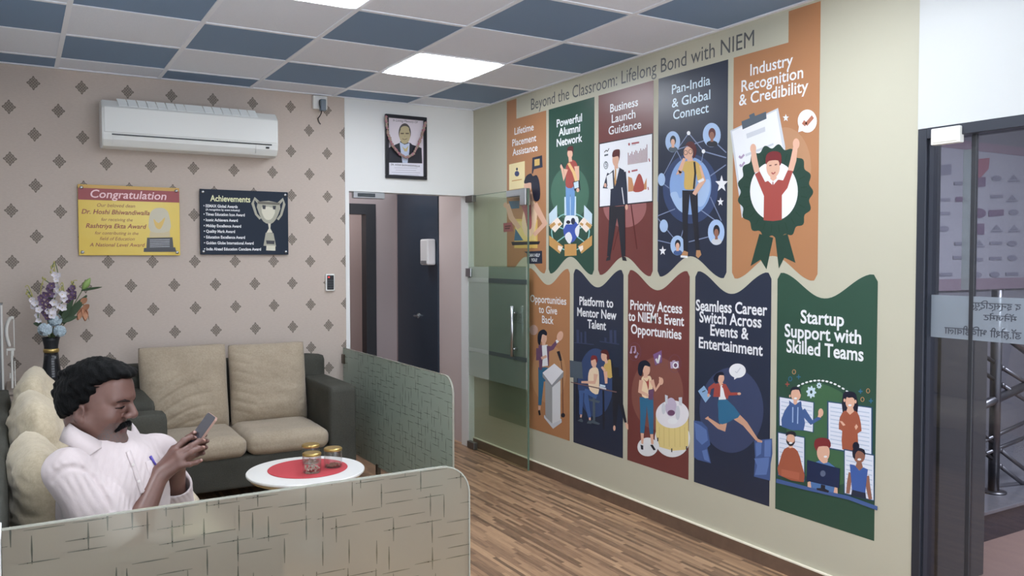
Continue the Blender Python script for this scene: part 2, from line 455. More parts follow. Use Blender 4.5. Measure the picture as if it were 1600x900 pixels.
mural = thing('wall_mural', (WR, -2.1, 1.4), 'printed wall mural of ten coloured panels with white lettering on the cream wall', 'mural')
def new_art(): return Art((WR-0.0008, 0, 0), (0, -1, 0), (0, 0, 1), (-1, 0, 0), lambda u, v: on(0, WR, u, v))
def bottom_wave(a0, a1, n=28):
    pts = []
    for i in range(n+1):
        s_ = i/n; h = (0.5-0.5*math.cos(2*PI*s_))**1.15
        c = min(s_, 1-s_)*(a1-a0); r = 0.035
        lift = r - math.sqrt(max(0, r*r-(r-c)**2)) if c < r else 0
        pts.append((a0+(a1-a0)*s_, 1.438+0.121*h+lift))
    return pts
def top_wave(a0, a1, n=28):
    pts = []
    for i in range(n+1):
        s_ = i/n; h = (0.5-0.5*math.cos(2*PI*s_))**1.15
        c = min(s_, 1-s_)*(a1-a0); r = 0.035
        drop = r - math.sqrt(max(0, r*r-(r-c)**2)) if c < r else 0
        pts.append((a0+(a1-a0)*s_, 1.48-0.119*h-drop))
    return pts
def lines(A, rows, m=WHT, bold=0.012, cap=0.050):
    for body, u0, u1, v in rows:
        um = (u0+u1)/2; b = on(0, WR, um, v).z
        A.text(body, -on(0, WR, u0, v).y, -on(0, WR, u1, v).y, b, cap, m, bold)
def panel_top(a0, a1, m, ext=None):
    A = new_art(); w_ = bottom_wave(a0, a1)[::-1]
    top = [(a0, 2.586), (a1, 2.586)]
    if ext == 'l': top = [(a0, 2.735), (0.682, 2.735), (0.682, 2.586), (a1, 2.586)]
    if ext == 'r': top = [(a0, 2.586), (3.224, 2.586), (3.224, 2.735), (a1, 2.735)]
    A.face(top + w_, m); return A
def panel_low(a0, a1, m):
    A = new_art(); A.face(top_wave(a0, a1)+[(a1, 0.305), (a0, 0.305)], m); return A
def finish(A, label):
    o = A.build('mural_panel', mural); o['label'] = label; return o

A = new_art(); A.rect(0.682, 2.586, 3.224, 2.735, CRM)
A.text('Beyond the Classroom: Lifelong Bond with NIEM', 0.888, 3.006, 2.618, 0.080, GRY)
o = A.build('mural_title', mural); o['label'] = 'cream heading strip with grey lettering'

# --- Lifetime Placement Assistance
A = panel_top(0.541, 1.088, OR, 'l')
lines(A, [('Lifetime', 804, 834, 207), ('Placement', 800.6, 838, 224.5), ('Assistance', 801, 840, 239.5)])
A.crop(780, 230, 4.733)
A.poly([(74, 128), (190, 102), (190, 300), (74, 318)], ink('pale_cream', (240, 222, 170)))
A.ell(132, 196, 17, 20, ink('badge_navy', (54, 64, 110))); A.ell(132, 162, 7, 11, NVY); A.line([(95, 250), (168, 238)], 0.008, OCH)
A.poly([(246, 78), (318, 60), (322, 148), (258, 164), (250, 196), (242, 196)], NVY); A.poly([(262, 92), (300, 84), (300, 132), (262, 140)], YEL)
A.poly([(118, 530), (284, 536), (284, 746), (112, 746)], ink('gold_board', (226, 188, 104))); A.poly([(126, 548), (272, 548), (272, 690), (120, 690)], ink('gold_light', (238, 210, 140)))
A.poly([(120, 600), (180, 690), (112, 692)], STL)
A.limb([(60, 420, 16), (90, 520, 20), (150, 600, 16)], SKN); A.ell(48, 428, 16, 20, SKN)
A.poly([(70, 400), (150, 395), (150, 452), (90, 456)], STL)
A.poly([(205, 400), (262, 404), (282, 500), (250, 640), (200, 660), (168, 560)], ink('pale_blouse', (240, 206, 176)), 4)
A.poly([(160, 400), (226, 388), (238, 470), (240, 590), (212, 600), (190, 500)], PNK, 4)
A.limb([(262, 418, 22), (340, 565, 20), (258, 650, 15)], SKN)
A.poly([(216, 330), (250, 330), (252, 400), (222, 402)], SKN)
A.ell(212, 292, 28, 44, SKN)
A.poly([(186, 268), (200, 215), (236, 194), (250, 214), (280, 208), (300, 270), (302, 380), (262, 396), (240, 300), (236, 262)], BLK, 3)
A.poly([(90, 700), (304, 696), (296, 718), (98, 726)], CHR)
A.poly([(32, 562), (96, 556), (104, 622), (34, 628)], PNK); A.line([(44, 586), (86, 582)], 0.010, BRN); A.line([(44, 602), (80, 599)], 0.010, BRN)
A.poly([(184, 772), (318, 766), (320, 860), (208, 862), (206, 786)], NVY)
v_ = lambda y: A.P(260, y)[1]
A.text('CAN I HELP', A.P(216, 800)[0], A.P(302, 800)[0], v_(810), 0.022, WHT, 0.02); A.text('YOU?', A.P(238, 836)[0], A.P(282, 836)[0], v_(845), 0.022, WHT, 0.02)
finish(A, 'orange panel lettered Lifetime Placement Assistance')

# --- Powerful Alumni Network
A = panel_top(1.120, 1.656, GRN)
lines(A, [('Powerful', 870, 909.5, 194), ('Alumni', 873, 906.6, 209), ('Network', 870, 910, 225)], bold=0.025)
A.crop(850, 220, 4.286)
A.ell(174, 350, 128, 178, LGN, 40)
A.ring(178, 610, 130, 130, 7, ink('pale_teal', (150, 206, 206)))
for p in [((178, 610), (60, 560)), ((178, 610), (300, 560)), ((178, 610), (70, 690)), ((178, 610), (290, 690)), ((178, 640), (178, 720))]: A.line(p, 0.008, ink('pale_teal', (150, 206, 206)))
for s_ in (1, -1):
    q = lambda pts: [((x if s_ == 1 else 358-x), y) for x, y in pts]
    A.poly(q([(88, 430), (90, 520), (36, 560), (34, 490)]), PBL)
    A.poly(q([(34, 566), (92, 512), (126, 556), (74, 614)]), ink('pale_peach', (250, 234, 222)))
    A.poly(q([(36, 566), (70, 544), (80, 560), (46, 590)]), OCH); A.poly(q([(92, 556), (112, 546), (118, 560), (98, 572)]), OCH)
    A.poly(q([(34, 632), (130, 706), (106, 756), (36, 700)]), OCH); A.poly(q([(96, 700), (126, 710), (112, 744), (94, 726)]), ink('pale_peach', (250, 234, 222)))
A.poly([(138, 694), (218, 690), (220, 768), (140, 772)], OCH)
A.poly([(138, 376), (216, 372), (216, 500), (138, 500)], PBL)
A.ell(180, 590, 50, 92, ink('globe_blue', (66, 92, 178)))
A.poly([(140, 520), (160, 500), (226, 508), (230, 560), (210, 540), (190, 560), (150, 560), (132, 590)], ink('globe_white', (240, 244, 248)), 3)
A.poly([(140, 640), (170, 610), (190, 650), (170, 690)], WHT, 3); A.poly([(210, 590), (240, 560), (232, 640), (214, 630)], WHT, 3)
A.ell(164, 545, 14, 12, CHR); A.ell(196, 538, 14, 22, NVY)
A.limb([(162, 300, 16), (162, 400, 14), (164, 500, 12)], ink('denim', (112, 156, 208))); A.limb([(192, 300, 16), (194, 400, 14), (192, 500, 12)], ink('denim', (112, 156, 208)))
A.poly([(150, 300), (206, 300), (206, 360), (150, 360)], ink('denim', (112, 156, 208)))
A.poly([(160, 150), (190, 128), (214, 140), (224, 170), (204, 196), (200, 306), (148, 306), (150, 210), (148, 180)], RED, 3)
A.limb([(148, 190, 15), (136, 262, 10), (122, 180, 8)], SKN); A.ell(120, 172, 10, 16, SKN); A.poly([(112, 146), (122, 150), (138, 180), (130, 182)], CHR)
A.limb([(220, 170, 16), (226, 240, 12), (224, 322, 10)], SKN)
A.limb([(166, 150, 9), (200, 210, 10), (222, 280, 10)], ink('strap', (230, 190, 130)))
A.poly([(194, 276), (240, 264), (246, 330), (206, 336)], CHR); A.poly([(200, 280), (232, 270), (234, 312), (206, 320)], PBL); A.ell(228, 330, 10, 14, SKN)
A.poly([(164, 100), (186, 100), (190, 138), (168, 142)], SKN); A.ell(176, 86, 18, 30, SKN)
A.poly([(158, 66), (164, 42), (192, 36), (198, 60), (194, 92), (188, 68)], BRN, 3)
finish(A, 'green panel lettered Powerful Alumni Network')

# --- Business Launch Guidance
A = panel_top(1.700, 2.236, MAR)
lines(A, [('Business', 953.5, 997, 170.5), ('Launch', 956, 993, 188), ('Guidance', 951, 1002, 205.5)])
A.crop(930, 200, 4.09)
A.ell(190, 500, 138, 136, ink('pale_maroon', (160, 104, 104)), 40)
A.line([(190, 490), (116, 780)], 0.010, ink('easel', (92, 34, 36))); A.line([(230, 490), (268, 774)], 0.010, ink('easel', (92, 34, 36))); A.line([(190, 490), (192, 780)], 0.010, ink('easel', (92, 34, 36)))
A.poly([(26, 98), (370, 32), (370, 474), (26, 510)], CHR); A.poly([(30, 104), (364, 38), (364, 466), (30, 502)], ink('board_white', (240, 242, 248)))
for i in range(16):
    x = 212+i*8; h = [78, 60, 70, 82, 62, 76, 86, 80, 66, 78, 92, 80, 88, 84, 92, 112][i]; y = 236-(x-212)*0.16
    A.poly([(x-2, y), (x+2, y-1), (x+2, y-h), (x-2, y-h)], ink('chart_brown', (140, 84, 88)))
A.line([(234, 100), (282, 92)], 0.010, PNK); A.line([(234, 110), (262, 105)], 0.006, LGR); A.ell(218, 104, 6, 9, PNK)
A.line([(234, 276), (272, 268)], 0.010, PNK); A.ell(218, 280, 6, 8, PNK)
A.poly([(212, 408), (212, 310), (236, 320), (252, 392), (296, 396), (318, 350), (330, 318), (330, 392)], ink('chart_tan', (206, 150, 108)))
A.poly([(246, 405), (262, 330), (282, 292), (302, 322), (312, 396)], ink('chart_red', (172, 84, 76)), 4)
A.line([(344, 195), (350, 215)], 0.008, PNK); A.line([(338, 378), (342, 396)], 0.008, PNK)
A.line([(60, 156), (72, 142), (80, 150), (90, 130)], 0.006, CHR); A.line([(60, 176), (84, 170)], 0.010, SLT)
A.ring(70, 238, 14, 25, 4, SLT); A.text('$', A.P(66, 240)[0], A.P(76, 240)[0], A.P(70, 250)[1], 0.035, SLT)
A.limb([(124, 500, 32), (108, 640, 20), (88, 820, 11)], CHR); A.limb([(160, 500, 30), (172, 640, 20), (182, 820, 12)], CHR)
A.poly([(70, 850), (76, 828), (100, 815), (98, 844)], CHR); A.poly([(172, 818), (196, 826), (204, 850), (176, 846)], CHR)
A.poly([(96, 500), (100, 400), (84, 300), (122, 264), (150, 250), (186, 270), (196, 380), (192, 486)], NVY)
A.poly([(120, 262), (128, 374), (156, 258), (146, 246)], WHT); A.poly([(128, 262), (136, 262), (136, 350), (128, 372), (124, 340)], OCH)
A.limb([(94, 292, 16), (62, 384, 12), (100, 380, 9)], NVY); A.poly([(74, 308), (112, 282), (118, 386), (82, 396)], WHT); A.ell(66, 366, 8, 14, SKN)
A.limb([(184, 280, 14), (194, 390, 12), (200, 490, 10)], NVY); A.ell(202, 506, 9, 18, SKN); A.limb([(172, 380, 3), (186, 486, 3)], WHT)
A.poly([(122, 220), (146, 220), (148, 258), (126, 262)], SKN); A.ell(132, 202, 20, 44, SKN)
A.poly([(112, 186), (118, 146), (150, 136), (160, 150), (154, 210), (148, 180)], BRN, 3)
finish(A, 'maroon panel lettered Business Launch Guidance')

# --- Pan-India & Global Connect
A = panel_top(2.279, 2.829, NVY)
lines(A, [('Pan-India', 1050, 1110, 139.5), ('& Global', 1050, 1110, 161.5), ('Connect', 1052, 1107.5, 181)], m=PBL)
A.crop(1025, 185, 4.0)
A.ell(216, 440, 172, 218, ink('halo_navy', (58, 74, 112)), 48)
A.ell(216, 422, 130, 180, ink('globe_sky', (140, 172, 222)), 48)
A.poly([(90, 470), (130, 460), (150, 500), (190, 480), (190, 590), (140, 570), (110, 520)], LBL, 4); A.poly([(270, 420), (330, 380), (336, 450), (300, 540), (260, 540)], LBL, 4)
for p in [[(205, 92), (130, 200)], [(205, 92), (298, 206)], [(130, 200), (40, 370)], [(130, 200), (160, 260)], [(298, 206), (440, 246)], [(298, 206), (284, 280)], [(130, 196), (300, 140)], [(350, 130), (440, 214)], [(340, 360), (438, 290)], [(36, 400), (84, 436)],
          [(10, 610), (120, 566)], [(340, 490), (410, 640)], [(280, 572), (370, 636)], [(10, 622), (130, 770)], [(10, 762), (96, 782)], [(156, 750), (178, 670)], [(206, 772), (330, 740)], [(14, 420), (12, 520)]]:
    A.line(p, 0.006, ink('thread', (130, 144, 176)))
A.ell(205, 92, 11, 13, WHT); A.ell(298, 206, 11, 13, WHT); A.ell(36, 382, 23, 40, LBL); A.ell(50, 672, 26, 40, LBL)
for x, y, rx, ry, hair, sk, sh in ((106, 146, 46, 66, CHR, SKN, SLT), (350, 104, 56, 76, BRN, SKN2, CHR), (378, 712, 52, 80, CHR, SKN2, LGR), (136, 794, 44, 62, BLK, SKN, BLU)):
    A.ell(x, y, rx, ry, LBL)
    A.ell(x+2, y+ry*0.72, rx*0.62, ry*0.26, sh); A.ell(x+2, y-ry*0.12, rx*0.40, ry*0.46, hair)
    A.poly([(x-6, y+ry*0.2), (x+9, y+ry*0.2), (x+10, y+ry*0.56), (x-8, y+ry*0.56)], sk); A.ell(x+1, y+ry*0.06, rx*0.27, ry*0.33, sk)
for x, y, r_, m in ((412, 410, 48, WHT), (405, 522, 25, WHT), (44, 828, 27, WHT)):
    A.poly([(x+(r_ if i % 2 == 0 else r_*0.42)*0.86*math.sin(PI*i/5), y-(r_ if i % 2 == 0 else r_*0.42)*1.15*math.cos(PI*i/5)) for i in range(10)], m)
A.limb([(190, 450, 24), (184, 620, 17), (186, 830, 12)], CHR); A.limb([(236, 450, 26), (248, 640, 17), (262, 824, 11)], CHR)
A.poly([(156, 860), (176, 826), (202, 836), (200, 864)], LOR); A.poly([(252, 860), (254, 824), (278, 824), (286, 852), (266, 874)], LOR); A.line([(156, 862), (200, 866)], 0.012, WHT)
A.poly([(166, 286), (200, 264), (250, 268), (280, 300), (252, 330), (246, 430), (206, 446), (178, 430), (180, 340), (160, 320)], YEL, 3)
A.limb([(156, 330, 16), (140, 358, 14), (180, 250, 9)], SKN); A.limb([(262, 300, 22), (296, 388, 18), (240, 476, 12)], SKN); A.poly([(262, 392), (298, 372), (304, 388), (272, 404)], WHT); A.poly([(246, 300), (270, 290), (290, 372), (262, 390)], YEL)
A.limb([(242, 272, 6), (248, 340, 6), (238, 440, 5)], CHR)
A.poly([(196, 240), (226, 240), (236, 266), (200, 270)], SKN); A.ell(204, 216, 30, 40, SKN)
A.poly([(180, 190), (196, 152), (232, 146), (256, 190), (248, 236), (232, 250), (238, 206), (196, 170)], BRN, 3)
A.ring(188, 214, 13, 15, 3, CHR); A.ring(218, 208, 13, 15, 3, CHR)
finish(A, 'navy panel lettered Pan-India & Global Connect')

# --- Industry Recognition & Credibility
A = panel_top(2.868, 3.410, OR, 'r')
lines(A, [('Industry', 1172.5, 1239, 110), ('Recognition', 1158.7, 1255, 132.5), ('& Credibility', 1155, 1263, 154)], cap=0.056)
A.crop(1140, 160, 3.214)
A.ell(280, 330, 130, 205, ink('pale_orange', (186, 140, 106)), 44)
A.poly([(4, 142), (244, 28), (280, 220), (280, 420), (62, 580)], LGR); A.poly([(12, 146), (236, 40), (268, 236), (180, 480), (70, 540)], WHT)
A.poly([(60, 96), (184, 46), (186, 82), (66, 136)], SLT); A.poly([(98, 64), (124, 52), (130, 72), (104, 84)], SLT)
A.poly([(84, 158), (178, 122), (180, 146), (88, 182)], LGR); A.poly([(80, 260), (220, 204), (222, 214), (82, 272)], LGR); A.line([(48, 270), (58, 280), (74, 262)], 0.012, LIL); A.line([(52, 312), (60, 322), (76, 300)], 0.012, LIL)
A.poly([(230+(182+9*math.cos(17*t))*math.cos(t), 450+(230+11*math.cos(17*t))*math.sin(t)) for t in [2*PI*i/136 for i in range(136)]], DGN)
A.poly([(150, 660), (220, 680), (186, 838), (156, 790), (106, 822)], DGN); A.poly([(230, 680), (292, 660), (332, 806), (276, 780), (248, 834)], DGN)
for i in range(24):
    t = 2*PI*(i+0.5)/24; A.line([(230+130*math.cos(t), 450+165*math.sin(t)), (230+160*math.cos(t), 450+205*math.sin(t))], 0.005, ink('ribbon_fold', (28, 62, 48)))
A.ell(224, 446, 120, 148, WHT, 44)
A.poly([(172, 592), (174, 470), (128, 360), (152, 346), (180, 400), (200, 392), (222, 400), (248, 388), (270, 392), (294, 340), (320, 344), (292, 430), (264, 466), (264, 590), (220, 596)], RED)
A.limb([(140, 350, 14), (126, 290, 15), (120, 232, 11)], SKN); A.ell(120, 232, 15, 24, SKN); A.limb([(308, 342, 14), (322, 290, 15), (334, 214, 11)], SKN); A.ell(336, 208, 17, 27, SKN)
A.poly([(190, 390), (218, 376), (216, 414)], WHT); A.poly([(220, 376), (250, 382), (222, 414)], WHT)
A.poly([(206, 350), (236, 350), (238, 382), (220, 396), (206, 384)], SKN); A.ell(220, 326, 34, 52, SKN)
A.poly([(184, 312), (186, 266), (216, 246), (256, 254), (262, 300), (252, 318), (246, 292), (200, 294)], ink('auburn', (126, 48, 52)), 3)
A.line([(200, 318), (212, 316)], 0.005, BRN); A.line([(228, 314), (240, 311)], 0.005, BRN); A.line([(212, 352), (220, 360), (232, 350)], 0.006, RED)
A.ell(392, 94, 48, 58, WHT); A.poly([(350, 122), (346, 150), (378, 140)], WHT); A.line([(370, 98), (386, 112), (420, 72)], 0.020, ink('tick_brown', (176, 110, 86)))
A.poly([(284+(16 if i % 2 == 0 else 7)*math.sin(PI*i/5), 78-(20 if i % 2 == 0 else 9)*math.cos(PI*i/5)) for i in range(10)], WHT)
finish(A, 'orange panel lettered Industry Recognition & Credibility')

# --- Opportunities to Give Back
A = panel_low(0.842, 1.382, OR)
lines(A, [('Opportunities', 828.7, 885, 474), ('to Give', 842, 870.6, 490), ('Back', 847, 865, 505.5)], cap=0.052)
A.crop(820, 500, 5.0)
A.ell(188, 420, 134, 230, LOR, 44); A.ell(70, 78, 34, 40, ink('pale_lilac', (196, 160, 150)))
A.limb([(130, 370, 24), (128, 500, 20), (118, 665, 12)], STL); A.poly([(106, 668), (126, 672), (122, 706), (106, 702)], SKN); A.poly([(104, 712), (118, 700), (126, 742), (112, 746)], CHR)
A.limb([(168, 370, 16), (150, 480, 14)], STL)
A.poly([(130, 200), (178, 192), (186, 356), (138, 364)], WHT)
A.poly([(108, 200), (134, 192), (140, 300), (136, 390), (114, 392), (112, 320)], PUR); A.limb([(108, 220, 18), (104, 310, 16), (140, 300, 12)], PUR); A.limb([(130, 300, 11), (172, 282, 10)], SKN)
A.limb([(184, 224, 24), (216, 218, 16), (252, 168, 11)], PUR); A.poly([(172, 200), (190, 210), (190, 360), (182, 360)], PUR); A.poly([(242, 160), (262, 146), (268, 170), (250, 184)], WHT); A.ell(276, 126, 24, 40, SKN, 24, 0.3)
A.poly([(138, 150), (164, 160), (162, 196), (136, 198)], SKN); A.ell(150, 142, 24, 42, SKN)
A.poly([(102, 120), (118, 86), (150, 74), (174, 96), (170, 122), (140, 112), (130, 150), (120, 196), (104, 180)], BLK, 3)
A.limb([(282, 296, 3), (296, 420, 3), (300, 740, 3)], ink('mic_stand', (98, 58, 50))); A.limb([(262, 244, 12), (276, 290, 10), (284, 318, 8)], CHR); A.ell(300, 744, 16, 17, CHR)
A.poly([(152, 740), (212, 800), (288, 770), (290, 800), (222, 850), (152, 764)], LGR)
A.poly([(160, 470), (216, 522), (216, 810), (162, 756)], ink('podium_shade', (160, 162, 164))); A.poly([(216, 522), (280, 470), (280, 780), (216, 812)], ink('podium_face', (222, 224, 228)))
A.poly([(140, 418), (232, 344), (304, 406), (302, 444), (216, 526), (140, 444)], ink('podium_edge', (150, 152, 158))); A.poly([(140, 412), (232, 340), (304, 402), (212, 508)], ink('podium_top', (238, 238, 244)))
finish(A, 'orange panel lettered Opportunities to Give Back')

# --- Platform to Mentor New Talent
A = panel_low(1.426, 1.962, NVY)
lines(A, [('Platform to', 905.5, 958.4, 478.5), ('Mentor New', 902, 963.4, 496.5), ('Talent', 918, 947, 514)], bold=0.022, cap=0.055)
A.crop(885, 500, 4.737)
A.ell(216, 464, 130, 254, ink('halo_blue', (58, 76, 116)), 44)
SH = ink('shelf_blue', (60, 70, 100))
for q in ([(74, 70), (94, 74), (96, 170), (76, 166)], [(104, 88), (118, 92), (118, 172), (104, 170)], [(134, 82), (148, 86), (150, 176), (134, 174)], [(58, 164), (204, 178), (204, 186), (58, 170)], [(320, 76), (340, 72), (342, 168), (320, 168)], [(352, 76), (370, 76), (372, 176), (354, 172)], [(282, 128), (298, 132), (298, 164), (282, 162)], [(246, 154), (392, 176), (392, 184), (246, 162)]): A.poly(q, SH)
A.poly([(26, 298), (116, 312), (124, 436), (28, 424)], SLT); A.poly([(56, 420), (80, 420), (80, 460), (56, 458)], SLT)
A.poly([(72, 470), (82, 470), (84, 740), (74, 740)], CHR); A.poly([(268, 520), (282, 520), (284, 810), (270, 806)], CHR)
A.limb([(364, 350, 24), (370, 520, 30), (358, 790, 10)], CHR); A.limb([(390, 420, 20), (400, 600, 16), (440, 760, 8)], CHR); A.ell(356, 800, 9, 20, SKN); A.poly([(436, 756), (458, 770), (460, 812), (444, 800)], SKN)
A.poly([(290, 320), (326, 292), (356, 384), (326, 432), (284, 400), (276, 350)], YEL, 3); A.limb([(290, 380, 14), (294, 420, 12), (296, 470, 9)], SKN); A.limb([(286, 376, 9), (262, 346, 8)], SKN); A.poly([(330, 296), (372, 384), (340, 420)], CHR)
A.poly([(276, 280), (300, 284), (310, 316), (290, 324)], SKN); A.ell(280, 268, 22, 36, SKN); A.poly([(254, 242), (270, 222), (304, 224), (318, 266), (314, 294), (300, 284), (298, 256)], BRN, 3)
A.limb([(205, 560, 8), (206, 660, 10), (206, 745, 8)], SLT); A.poly([(166, 580), (252, 600), (240, 616), (168, 596)], SLT); A.poly([(190, 738), (252, 766), (240, 776), (184, 762)], SLT)
A.limb([(230, 560, 26), (150, 530, 26), (150, 600, 18), (174, 724, 11)], BLU); A.limb([(200, 545, 22), (112, 530, 18), (108, 700, 11)], BLU)
A.poly([(104, 698), (118, 700), (114, 722), (102, 720)], SKN); A.poly([(168, 722), (182, 722), (182, 742), (168, 740)], SKN); A.poly([(84, 746), (112, 726), (126, 746), (120, 756)], SLT); A.poly([(152, 764), (170, 738), (190, 752), (186, 770)], SLT)
A.poly([(172, 372), (204, 350), (236, 362), (244, 440), (236, 548), (176, 520), (162, 440)], ink('pale_shirt', (240, 216, 186)), 3)
A.limb([(220, 400, 16), (210, 462, 13), (112, 460, 8)], SKN)
A.poly([(32, 456), (376, 530), (370, 538), (36, 464)], ink('desk_edge', (120, 92, 92))); A.poly([(244, 488), (296, 504), (296, 516), (246, 504)], LGR); A.poly([(250, 474), (290, 484), (290, 498), (250, 490)], PBL)
A.poly([(194, 320), (218, 320), (222, 350), (196, 356)], SKN); A.ell(206, 308, 22, 42, SKN); A.poly([(184, 300), (190, 264), (224, 266), (232, 300), (224, 318), (216, 290)], ink('auburn', (126, 48, 52)), 3)
finish(A, 'navy panel lettered Platform to Mentor New Talent')

# --- Priority Access to Event Opportunities
A = panel_low(2.006, 2.550, MAR)
lines(A, [('Priority Access', 985, 1066, 486.5), ("to NIEM's Event", 982, 1069, 505), ('Opportunities', 986, 1065, 525.5)], bold=0.022, cap=0.056)
A.crop(978, 525, 4.5)
A.ell(222, 404, 182, 256, LMA, 44)
for x, y in ((62, 110), (344, 194)): A.ring(x, y, 44, 64, 2, PUR, 30)
A.limb([(36, 112, 6), (42, 74, 3), (66, 72, 3), (68, 110, 6)], LIL); A.ell(36, 116, 8, 8, LIL); A.ell(62, 114, 8, 8, LIL); A.ell(72, 146, 9, 10, LIL); A.limb([(78, 144, 2), (80, 112, 2), (92, 128, 3)], LIL)
A.poly([(194, 130), (206, 210), (256, 186), (252, 100)], PUR); A.poly([(192, 130), (252, 100), (254, 180), (208, 204)], ink('card_lilac', (128, 92, 140))); A.line([(212, 160), (226, 190), (240, 134)], 0.016, WHT)
A.poly([(312, 182), (372, 176), (374, 226), (316, 228)], LIL); A.ell(350, 206, 20, 24, WHT); A.ell(350, 206, 12, 15, PUR); A.poly([(328, 172), (348, 170), (348, 182), (328, 184)], LIL)
A.ell(154, 780, 72, 66, ink('disc_white', (226, 228, 232))); A.ell(328, 720, 124, 132, ink('disc_white', (226, 228, 232)), 40)
A.poly([(212, 560), (440, 560), (440, 770), (420, 800), (330, 806), (240, 780), (212, 700)], ink('tablecloth_yellow', (226, 206, 140)))
for x in (236, 268, 304, 344, 380, 414): A.line([(x, 640), (x+2, 780)], 0.004, ink('tablecloth_fold', (206, 184, 116)))
A.ell(328, 550, 116, 98, ink('tabletop_white', (232, 230, 236)), 40)
A.ell(318, 500, 40, 66, ink('dish_lilac', (196, 184, 206))); A.ell(320, 540, 26, 20, PUR); A.poly([(276, 412), (296, 420), (294, 480), (278, 470)], LGR); A.poly([(372, 432), (396, 430), (396, 490), (376, 486)], LGR); A.ell(266, 510, 14, 40, LGR); A.ell(366, 540, 16, 50, LGR); A.ell(330, 598, 34, 22, WHT)
for x, y in ((226, 730), (324, 806), (428, 790)): A.poly([(x-4, y-16), (x+4, y-16), (x+4, y+10), (x-4, y+10)], CHR)
A.limb([(124, 430, 26), (124, 540, 22), (116, 684, 14)], STL); A.limb([(168, 430, 26), (176, 560, 20), (182, 690, 12)], STL)
A.poly([(106, 682), (128, 684), (124, 760), (110, 756)], SKN); A.poly([(172, 690), (194, 690), (196, 760), (180, 762)], SKN); A.poly([(104, 764), (124, 770), (124, 800), (108, 796)], CHR); A.poly([(172, 766), (190, 764), (212, 800), (196, 804)], CHR)
A.poly([(112, 296), (150, 282), (180, 294), (186, 420), (116, 424)], ink('pale_top', (240, 214, 180)), 3); A.poly([(122, 300), (150, 320), (164, 300), (160, 380), (146, 330)], RED, 3)
A.poly([(160, 380), (200, 370), (190, 450), (160, 446)], PUR); A.limb([(110, 310, 14), (100, 390, 14), (160, 420, 10)], SKN); A.limb([(182, 310, 16), (210, 380, 13), (250, 320, 10)], SKN); A.ell(250, 318, 16, 26, SKN); A.limb([(244, 310, 6), (238, 288, 5)], SKN)
A.poly([(126, 260), (152, 262), (156, 292), (126, 296)], SKN); A.ell(146, 236, 26, 42, SKN); A.poly([(86, 230), (98, 186), (140, 170), (170, 194), (170, 216), (136, 208), (122, 240), (112, 280), (92, 270)], BLK, 3)
finish(A, 'maroon panel lettered Priority Access Event Opportunities')

# --- Seamless Career Switch
A = panel_low(2.594, 3.134, NVY)
lines(A, [('Seamless Career', 1087.5, 1199, 489), ('Switch Across', 1093, 1190, 507.5), ('Events &', 1110, 1170, 527), ('Entertainment', 1092, 1192, 549.5)], bold=0.022, cap=0.058)
A.crop(1083, 555, 4.286)
A.ell(258, 368, 214, 286, ink('halo_navy2', (62, 72, 104)), 48)
RK, RK2 = ink('rock_blue', (96, 122, 178)), ink('rock_dark', (70, 92, 142))
A.poly([(6, 436), (60, 446), (96, 484), (116, 600), (96, 620), (120, 724), (30, 700), (6, 680)], RK2); A.poly([(10, 450), (50, 470), (90, 500), (100, 570), (60, 600), (20, 560)], RK); A.poly([(60, 640), (92, 630), (112, 716), (76, 700)], RK)
A.poly([(410, 570), (530, 558), (532, 660), (520, 730), (516, 840), (408, 812), (416, 690)], RK2); A.poly([(420, 590), (460, 570), (456, 660), (424, 680)], RK); A.poly([(480, 570), (526, 566), (520, 680), (478, 680)], RK); A.poly([(410, 692), (510, 684), (506, 740), (492, 800), (414, 802), (430, 740)], RK)
A.ell(298, 104, 56, 48, WHT); A.poly([(276, 146), (276, 164), (302, 148)], WHT); A.line([(282, 108), (294, 118), (318, 84)], 0.005, LGR)
A.poly([(34, 240), (74, 204), (120, 272), (84, 318)], ink('folder_blue', (142, 178, 216))); A.line([(62, 246), (84, 236)], 0.005, NVY)
A.limb([(206, 440, 24), (200, 500, 20), (176, 480, 16), (96, 420, 7)], ink('leg_skin', (206, 160, 136))); A.poly([(80, 424), (102, 408), (110, 424), (92, 432)], ink('leg_skin', (206, 160, 136)))
A.limb([(290, 410, 26), (350, 460, 18), (430, 568, 9)], ink('leg_skin', (206, 160, 136))); A.poly([(426, 556), (466, 574), (462, 586), (430, 580)], ink('leg_skin', (206, 160, 136)))
A.poly([(170, 300), (226, 296), (316, 398), (270, 430), (222, 456), (176, 456), (170, 370)], STL, 2)
A.poly([(184, 200), (208, 200), (222, 296), (172, 298)], WHT)
A.poly([(146, 194), (186, 182), (182, 280), (136, 278)], RED); A.poly([(194, 184), (216, 196), (240, 270), (232, 296), (216, 280)], RED); A.limb([(152, 196, 15), (112, 222, 11), (106, 264, 8)], RED); A.limb([(206, 200, 16), (246, 260, 12), (300, 258, 9)], RED); A.ell(310, 258, 12, 9, SKN); A.ell(104, 268, 8, 12, SKN)
A.poly([(170, 160), (196, 164), (202, 190), (184, 210), (174, 184)], SKN); A.ell(186, 152, 24, 34, SKN); A.poly([(138, 150), (160, 120), (196, 112), (208, 134), (176, 136), (166, 180), (146, 178)], BLK, 3)
finish(A, 'navy panel lettered Seamless Career Switch Across Events')

